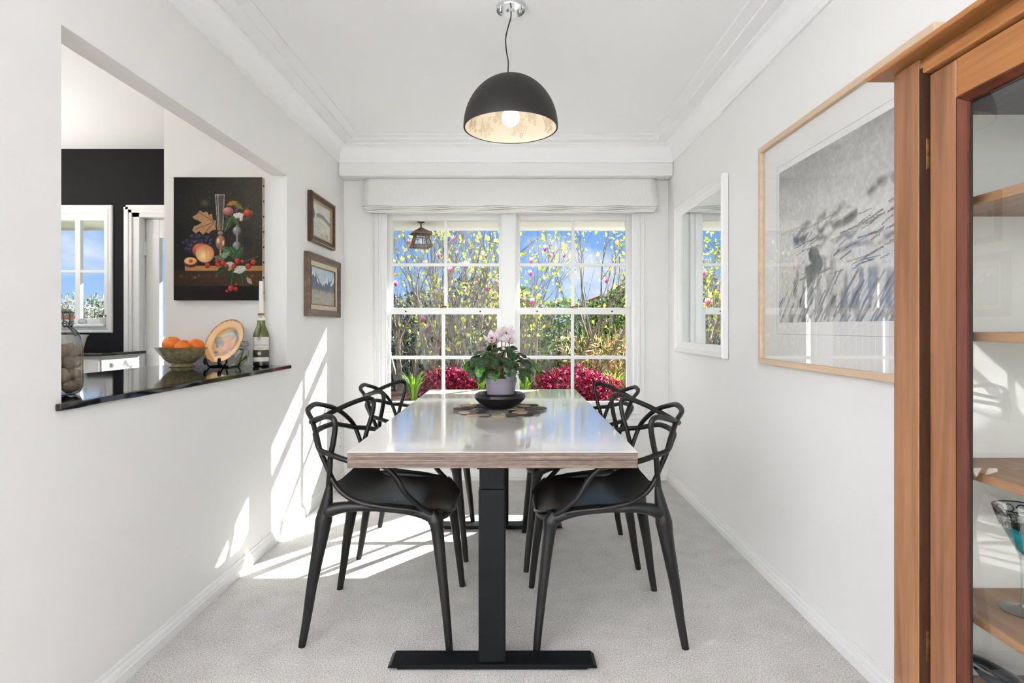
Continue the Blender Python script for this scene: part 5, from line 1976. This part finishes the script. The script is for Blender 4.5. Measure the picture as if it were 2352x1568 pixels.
def cloud_obj(name, v, f, c, m, parent=None, origin=None, kind=None):
    me = bpy.data.meshes.new(name)
    o3 = np.array(origin if origin is not None else (0, 0, 0))
    me.from_pydata((v - o3).tolist(), [], f.tolist())
    ca = me.color_attributes.new('Col', 'FLOAT_COLOR', 'POINT')
    arr = np.ones((len(v), 4), dtype=np.float32)
    arr[:, :3] = c
    ca.data.foreach_set('color', arr.ravel())
    o = put(name, me, m, parent)
    if kind:
        o['kind'] = kind
    return o


def pick(palette, n, seed):
    rng = np.random.RandomState(seed)
    pal = np.array([lin(q) for q in palette])
    return pal[rng.randint(0, len(pal), n)] * rng.uniform(.8, 1.15, (n, 1))


def blob_points(c, r, n, seed, shell=.55):
    rng = np.random.RandomState(seed)
    d = rng.normal(size=(n, 3))
    d /= np.linalg.norm(d, axis=1)[:, None]
    rad = rng.uniform(shell, 1, n) ** .6
    bump = 1 + .18 * np.sin(d[:, 0] * 9 + seed) * np.sin(d[:, 2] * 8 + d[:, 1] * 7)
    return np.array(c) + d * (rad * bump)[:, None] * np.array(r)


# raised bed under the window
bed = thing('garden_bed', 'raised garden bed of bark soil outside the window', 'garden bed', (0, 5.0, -.25))
part('soil', MB().box(-1.75, 1.85, 4.47, 5.55, -.25, .50), 'soil', bed)
mat('bed_stone', (188, 182, 172), 0.8, noise=0.2, nscale=12)
part('edging', MB().box(-1.80, 1.90, 4.44, 4.47, -.25, .515), 'bed_stone', bed)

RED = ((176, 24, 70), (132, 20, 52), (206, 48, 98), (84, 18, 38), (190, 36, 78), (62, 22, 34), (226, 96, 136), (100, 22, 44), (70, 40, 36))
for k, (px, py, d, r, n) in enumerate(((1030, 886, 4.98, (.235, .20, .155), 2300), (1318, 886, 5.0, (.33, .22, .165), 3300))):
    c = P(px, py, d)
    root = thing('red_shrub', ('small crimson leaved shrub outside the sash window on the serving hatch side', 'broad crimson leaved shrub outside the sash window on the mirror side')[k], 'shrub', (c.x, c.y, .50))
    pts = blob_points(c, r, n, 50 + k)
    if k == 1:
        pts = np.concatenate([pts, blob_points(c + Vector((.20, -.12, -.03)), (.20, .16, .14), 1100, 59)])
    else:
        pts = np.concatenate([pts, blob_points(c + Vector((-.20, -.06, -.06)), (.14, .14, .11), 700, 58), blob_points(c + Vector((.13, .03, .03)), (.13, .13, .13), 700, 57)])
    pts = pts[pts[:, 2] > .50]
    v, f, cl_ = leaf_cloud(pts, .034, pick(RED, len(pts), 60 + k), 70 + k, .6)
    cloud_obj('foliage', v, f, cl_, 'leaf', root, root.location, 'stuff')
    st = MB()
    rng = random.Random(k)
    for q in range(9):
        st.tube([(c.x + rng.uniform(-.03, .03), c.y, .50), (c.x + rng.uniform(-.15, .15), c.y + rng.uniform(-.1, .1), .62)], .006, 5)
    part('stems', st, 'bark', root)

STRAP = ((150, 190, 60), (110, 156, 48), (182, 210, 90), (92, 132, 44))
for k, (px, d, h, n, lb) in enumerate(((950, 4.80, .21, 60, 'bright green strap-leaved clump at the end of the bed, beside the small crimson shrub'),
                                      (1100, 5.05, .20, 40, 'bright green strap-leaved clump behind the flower pot, beside the small crimson shrub'),
                                      (1205, 5.00, .19, 40, 'bright green strap-leaved clump behind the flower pot, beside the broad crimson shrub'),
                                      (1408, 4.98, .20, 52, 'bright green strap-leaved clump at the end of the bed, beside the broad crimson shrub'))):
    x0 = (px - VX) * d / F
    root = thing('strap_plant', lb, 'plant', (x0, d, .50))
    vs, fs, cs = [], [], []
    rng = random.Random(90 + k)
    for q in range(n):
        a = rng.uniform(0, 6.28)
        L = h * rng.uniform(.8, 1.25)
        out = rng.uniform(.25, .9) * L
        col = lin(rng.choice(STRAP))
        w = rng.uniform(.006, .010)
        o_ = len(vs)
        for t in np.linspace(0, 1, 6):
            r_ = out * t ** 1.6
            z = max(.002, L * math.sin(t * 1.75) * .98)
            ww = w * (1 - t) ** .5 + .0006
            cx_, cy_ = x0 + (r_ + .02) * math.cos(a), d + (r_ + .02) * math.sin(a)
            vs += [(cx_ - ww * math.sin(a), cy_ + ww * math.cos(a), .5 + z), (cx_ + ww * math.sin(a), cy_ - ww * math.cos(a), .5 + z)]
            cs += [col, col]
        for t in range(5):
            fs.append((o_ + 2 * t, o_ + 2 * t + 1, o_ + 2 * t + 3, o_ + 2 * t + 2))
    cloud_obj('leaves', np.array(vs), np.array(fs), np.array(cs), 'leaf', root, root.location, 'stuff')


# magnolia trees: branching stems, young leaves and pink goblet flowers
def flower_mesh():
    mb = MB()
    for q in range(6):
        a = 2 * math.pi * q / 6
        vs, fs, cs = [], [], []
        for j in range(5):
            t = j / 4
            w = .40 * math.sin(math.pi * (.12 + .80 * t))
            r = .10 + .34 * t * t + .12 * math.sin(3 * t)
            z = 1.0 * t
            for u in (-1, 1):
                vs.append(((r) * math.cos(a) - u * w * math.sin(a) * .6, (r) * math.sin(a) + u * w * math.cos(a) * .6, z))
                cs.append(lin((214, 60, 130)) if t < .35 else (lin((236, 130, 176)) if t < .7 else lin((250, 214, 228))))
        for j in range(4):
            fs.append((2 * j, 2 * j + 1, 2 * j + 3, 2 * j + 2))
        o = len(mb.v)
        mb.v += vs
        mb.f += [tuple(i + o for i in q_) for q_ in fs]
        mb.c += cs
    return mb.mesh('magnolia_flower', True, 180)


fl_me = flower_mesh()
fl_me.materials.append(M['leaf'])
YG = ((206, 214, 70), (178, 196, 60), (226, 226, 110), (150, 178, 56), (214, 206, 84))


def magnolia(x, y, h, seed, nst, label, nleaf, nflow, lean=0.0, leaf=.056, zleaf=1.0):
    rng = random.Random(seed)
    root = thing('magnolia_tree', label, 'tree', (x, y, -.25), group='magnolia trees in the garden')
    mb = MB()
    tips = []

    def grow(p, d, L, r, depth):
        n = 4
        pts = [p]
        q, dd = Vector(p), Vector(d)
        for i in range(n):
            dd = (dd + Vector((rng.uniform(-.16, .16), rng.uniform(-.16, .16), rng.uniform(-.03, .13)))).normalized()
            q = q + dd * (L / n)
            pts.append(q.copy())
        rad = [r * (1 - .45 * i / n) for i in range(n + 1)]
        mb.tube(pts, rad, 6 if depth < 2 else (4 if depth < 3 else 3), caps=False)
        tips.append((q.copy(), dd.copy(), depth))
        if depth >= 4:
            return
        nb = rng.choice((3, 3, 4)) if depth < 3 else rng.choice((2, 3, 3))
        for b in range(nb):
            k = rng.randint(1, n)
            nd = (dd * .9 + Vector((rng.uniform(-.75, .75), rng.uniform(-.75, .75), rng.uniform(.0, .6)))).normalized()
            grow(pts[k], nd, L * rng.uniform(.52, .78), rad[k] * rng.uniform(.5, .68), depth + 1)
            tips.append((pts[k].copy(), nd, depth))
    for s in range(nst):
        a = 2 * math.pi * s / nst + rng.uniform(-.4, .4)
        d = Vector((.30 * math.cos(a) + lean, .26 * math.sin(a), 1)).normalized()
        grow(Vector((x + .09 * math.cos(a), y + .09 * math.sin(a), -.25)), d, h * rng.uniform(.42, .6), .030 * rng.uniform(.75, 1.3), 0)
    part('branches', mb, 'bark', root, smooth=True)
    hi = [t for t in tips if t[2] >= 2 and t[0].z > zleaf - rng.uniform(0, .5)]
    nl = min(int(nleaf * 2.2), len(hi) * 6)
    cent = np.array([tuple(hi[rng.randrange(len(hi))][0] + Vector((rng.gauss(0, .035), rng.gauss(0, .035), rng.gauss(0, .035)))) for _ in range(nl)])
    v, f, c = leaf_cloud(cent, leaf, pick(YG, nl, seed), seed, .6, .3)
    cloud_obj('foliage', v, f, c, 'leaf', root, root.location, 'stuff')
    fl = [t for t in tips if t[2] >= 2 and t[0].z > .5]
    for k in range(min(nflow, len(fl))):
        t = fl[rng.randrange(len(fl))]
        o = put('flower', fl_me, None, root)
        o.location = t[0] - root.location
        s = rng.uniform(.05, .085)
        o.scale = (s * .7, s * .7, s)
        o.rotation_euler = (rng.uniform(-.5, .5), rng.uniform(-.5, .5), rng.uniform(0, 6))


LBM = ['magnolia with bare grey stems beside the window frame, past the hanging lantern', 'magnolia with thick bare stems directly behind the hanging lantern', 'magnolia with young yellow leaves in front of the brick neighbouring house', "magnolia with bare stems behind the potted cyclamen's flowers", 'magnolia with young yellow leaves where the dark bush meets the green hedge', 'magnolia with many yellow leaves in front of the green hedge', 'slender leaning magnolia above the dry bamboo canes']
for k, (px, d, h, nst, nl, nf, ln) in enumerate(((925, 6.6, 3.0, 4, 150, 18, .05), (985, 6.1, 3.3, 4, 170, 20, .0), (1065, 6.9, 3.4, 4, 230, 16, .08), (1130, 6.3, 3.2, 3, 220, 14, -.05),
                                                 (1225, 6.8, 3.2, 3, 260, 10, .0), (1300, 7.0, 3.2, 2, 240, 8, .08), (1392, 7.2, 3.0, 2, 150, 8, .16))):
    magnolia((px - VX) * d / F, d, h, 500 + k, nst, LBM[k], nl, nf, ln)

# hedge, reeds and dark bushes behind
HG = ((96, 128, 58), (66, 98, 44), (132, 160, 72), (46, 74, 36), (164, 184, 100), (196, 206, 140), (120, 146, 70))


def hedge(name, label, cat, x0, x1, y, z0, z1, n, pal, size, seed, th=.55, asp=.5):
    rng = np.random.RandomState(seed)
    root = thing(name, label, cat, ((x0 + x1) / 2, y, -.25))
    x = rng.uniform(x0, x1, n)
    top = z1 + .14 * np.sin(x * 3.1 + seed) + .07 * np.sin(x * 8 + 1)
    z = z0 + (top - z0) * rng.uniform(0, 1, n) ** .8
    yy = y + rng.uniform(-th, th, n) * np.sqrt(np.clip(1.05 - ((z - z0) / (z1 - z0 + .2)) ** 2, .05, 1))
    cent = np.stack([x, yy, z], -1)
    v, f, c = leaf_cloud(cent, size, pick(pal, n, seed + 1), seed + 2, asp, .1)
    cloud_obj('foliage', v, f, c, 'leaf_dull', root, root.location, 'stuff')
    st = MB()
    r2 = random.Random(seed)
    for k in range(26):
        xa = r2.uniform(x0, x1)
        st.tube([(xa, y + r2.uniform(-.2, .2), -.25), (xa + r2.uniform(-.3, .3), y + r2.uniform(-.3, .3), z1 * .95)], .012, 5)
    part('stems', st, 'bark', root)
    return root


hedge('hedge', 'leafy green hedge at the garden edge behind the dry bamboo', 'hedge', .0, 2.9, 8.6, -.25, 1.62, 11000, HG, .085, 800)
hedge('bush', 'dark evergreen bush behind the bare magnolia stems', 'bush', -2.6, .15, 9.0, -.25, 1.75, 9000, ((46, 72, 46), (70, 98, 58), (34, 56, 38), (116, 132, 104), (160, 166, 150), (190, 190, 180)), .085, 820)
hedge('dry_shrub', 'tangle of dry brown undergrowth in front of the hedge', 'shrub', -.1, 1.7, 8.0, -.25, .80, 6000, ((176, 156, 112), (150, 130, 90), (200, 184, 140), (122, 138, 76), (132, 118, 82), (98, 124, 62), (150, 164, 96)), .075, 840, .4, .3)

# tan bamboo canes
bam = thing('bamboo_clump', 'clump of dry tan bamboo canes at the side of the garden', 'bamboo', (1.35, 7.1, -.25))
mat('cane', (206, 168, 108), 0.6, noise=0.35, nscale=12, rgb2=(168, 128, 76))
rng = random.Random(61)
for k in range(46):
    xa, ya = rng.uniform(.70, 1.85), rng.uniform(6.7, 7.5)
    h = rng.uniform(.45, 1.25)
    dx_ = rng.uniform(-.14, .14)
    mb = MB()
    pts = [(xa + dx_ * t * t, ya + .05 * t, -.25 + (h + .25) * t) for t in np.linspace(0, 1, 6)]
    mb.tube(pts, [.011 * (1 - .5 * t) for t in np.linspace(0, 1, 6)], 5)
    for t in (.25, .45, .65, .85):
        q = Vector(pts[0]).lerp(Vector(pts[-1]), t)
        mb.tube([q, q + Vector((rng.uniform(-.18, .18), rng.uniform(-.1, .1), rng.uniform(.05, .22)))], .0035, 4)
    part('cane', mb, 'cane', bam)
pts = np.stack([np.random.RandomState(3).uniform(.6, 1.95, 2600), np.random.RandomState(4).uniform(6.6, 7.6, 2600), np.random.RandomState(5).uniform(-.1, 1.0, 2600) ** 1.0], -1)
v, f, c = leaf_cloud(pts, .11, pick(((206, 178, 124), (186, 156, 104), (140, 146, 84), (222, 200, 150), (112, 132, 70)), 2600, 6), 7, .14, .5)
cloud_obj('foliage', v, f, c, 'leaf', bam, bam.location, 'stuff')

# paling fence at the left rear
fe = thing('paling_fence', 'weathered timber paling fence behind the bushes', 'fence', (-2.2, 9.9, -.25))
for k in range(44):
    xa = -4.6 + k * .112
    part('paling', MB().box(xa, xa + .10, 9.9, 9.92, -.25, 1.22 + .02 * ((k * 7) % 3)), 'paling', fe)
for z in (.15, .95):
    part('fence_rail', MB().box(-4.6, .33, 9.92, 9.96, z, z + .08), 'paling', fe)


def house(name, label, x0, x1, y0, y1, zw, zr, wallm, roofm, wins, ridge_x=True):
    h = thing(name, label, 'house', ((x0 + x1) / 2, y0, -.25))
    part('wall', MB().box(x0, x1, y0, y1, -.25, zw), wallm, h)
    r = MB()
    e_ = .35
    ym = (y0 + y1) / 2
    r.add([(x0 - e_, y0 - e_, zw - .05), (x1 + e_, y0 - e_, zw - .05), (x1 + e_, y1 + e_, zw - .05), (x0 - e_, y1 + e_, zw - .05), (x0 + 1.2, ym, zr), (x1 - 1.2, ym, zr)],
          [(0, 1, 5, 4), (1, 2, 5), (2, 3, 4, 5), (3, 0, 4), (0, 3, 2, 1)])
    part('roof', r, roofm, h)
    part('gutter', MB().box(x0 - e_, x1 + e_, y0 - e_ - .06, y0 - e_, zw - .10, zw + .02), 'trim_paint', h)
    for (xa, xb, za, zb) in wins:
        w = part('window', MB().frame(xa, xb, za, zb, [(0, 0), (0, .05), (.07, .05), (.07, 0)], lambda u, v_, hh: (u, y0 - hh, v_)), 'trim_paint', h)
        part('pane', MB().box(xa + .06, xb - .06, y0 - .02, y0 - .01, za + .06, zb - .06), 'house_glass', w, top=h)


house('neighbour_house', 'brick neighbouring house with blue grey roof behind the magnolias', -2.2, 1.0, 14.5, 20, 1.55, 2.15, 'brick_wall', 'house_roof', ((-1.5, -.7, .55, 1.25), (-.3, .6, .55, 1.25)))
house('neighbour_house', 'white neighbouring house with red tiled roof past the hedge', 4.0, 9.5, 24, 31, 2.5, 3.2, 'weatherboard', 'tile_roof', ((4.6, 5.6, 1.2, 2.2), (6.5, 7.8, 1.2, 2.2)))

# far shrubs seen through the kitchen window
for k, (px, d, w, h) in enumerate(((150, 13.0, 1.5, 1.62), (205, 14.5, 1.4, 1.55), (248, 14.0, 1.3, 1.85), (90, 13.5, 1.8, 1.7))):
    x0 = (px - VX) * d / F
    hedge('silver_shrub', ('pale twiggy shrub outside the kitchen window beside the jar', 'low pale twiggy shrub in the middle of the kitchen window', 'taller green topped shrub at the edge of the kitchen window', 'pale twiggy shrub hidden mostly by the hatch edge')[k], 'shrub',
          x0 - w / 2, x0 + w / 2, d, -.25, h, 3600, ((196, 194, 184), (160, 156, 142), (216, 214, 206), (128, 134, 112), (150, 160, 128)) if k != 2 else ((130, 156, 124), (180, 184, 170), (100, 128, 96), (206, 206, 196)), .12, 900 + k, .5, .25)

# lantern under the eave
ln = thing('hanging_lantern', 'weathered copper lantern hanging under the eave outside the window', 'lantern', (P(967, 540, 4.7).x, 4.7, 1.765))
lx, ly, lz = ln.location
mat('aged_copper', (136, 112, 96), 0.5, metal=0.7, noise=0.4, nscale=40)
part('ceiling_plate', MB().lathe([(0, 1.9995), (.030, 1.9995), (.030, 1.994), (.012, 1.988), (0, 1.988)], 20, (lx, ly, 0)), 'aged_copper', ln, smooth=True)
part('hanger_rod', MB().tube([(lx, ly, 1.99), (lx, ly, 1.945)], .006, 8), 'aged_copper', ln)


def ring4(r, z, rot=.35):
    return [Vector((lx + r * math.cos(rot + math.pi / 4 + q * math.pi / 2), ly + r * math.sin(rot + math.pi / 4 + q * math.pi / 2), z)) for q in range(4)]


rf = MB()
ra, rb_, rc = ring4(.012, 1.952), ring4(.118, 1.902), ring4(.116, 1.896)
rf.add(ra + rb_ + rc, [(0, 1, 2, 3)] + [(q, 4 + q, 4 + (q + 1) % 4, (q + 1) % 4) for q in range(4)] + [(4 + q, 8 + q, 8 + (q + 1) % 4, 4 + (q + 1) % 4) for q in range(4)])
part('roof', rf, 'aged_copper', ln)
ta, tb_ = ring4(.066, 1.897), ring4(.108, 1.785)
for q in range(4):
    part('corner_bar', MB().tube([ta[q], tb_[q]], .0075, 6), 'aged_copper', ln)
    n_ = (q + 1) % 4
    part('base_rail', MB().tube([tb_[q] + Vector((0, 0, .010)), tb_[n_] + Vector((0, 0, .010))], .0095, 6), 'aged_copper', ln)
    part('middle_rail', MB().tube([ta[q].lerp(tb_[q], .35), ta[n_].lerp(tb_[n_], .35)], .0035, 6), 'aged_copper', ln)
    part('glazing_bar', MB().tube([ta[q].lerp(ta[n_], .5), tb_[q].lerp(tb_[n_], .5)], .0035, 6), 'aged_copper', ln)
    part('pane', MB().add([ta[q], ta[n_], tb_[n_], tb_[q]], [(0, 1, 2, 3)]), 'pane_glass', ln)
part('lamp_bulb', MB().sphere((lx, ly, 1.848), .022, 14, 10, (1, 1, 1.3)), 'white_ceramic', ln, smooth=True)
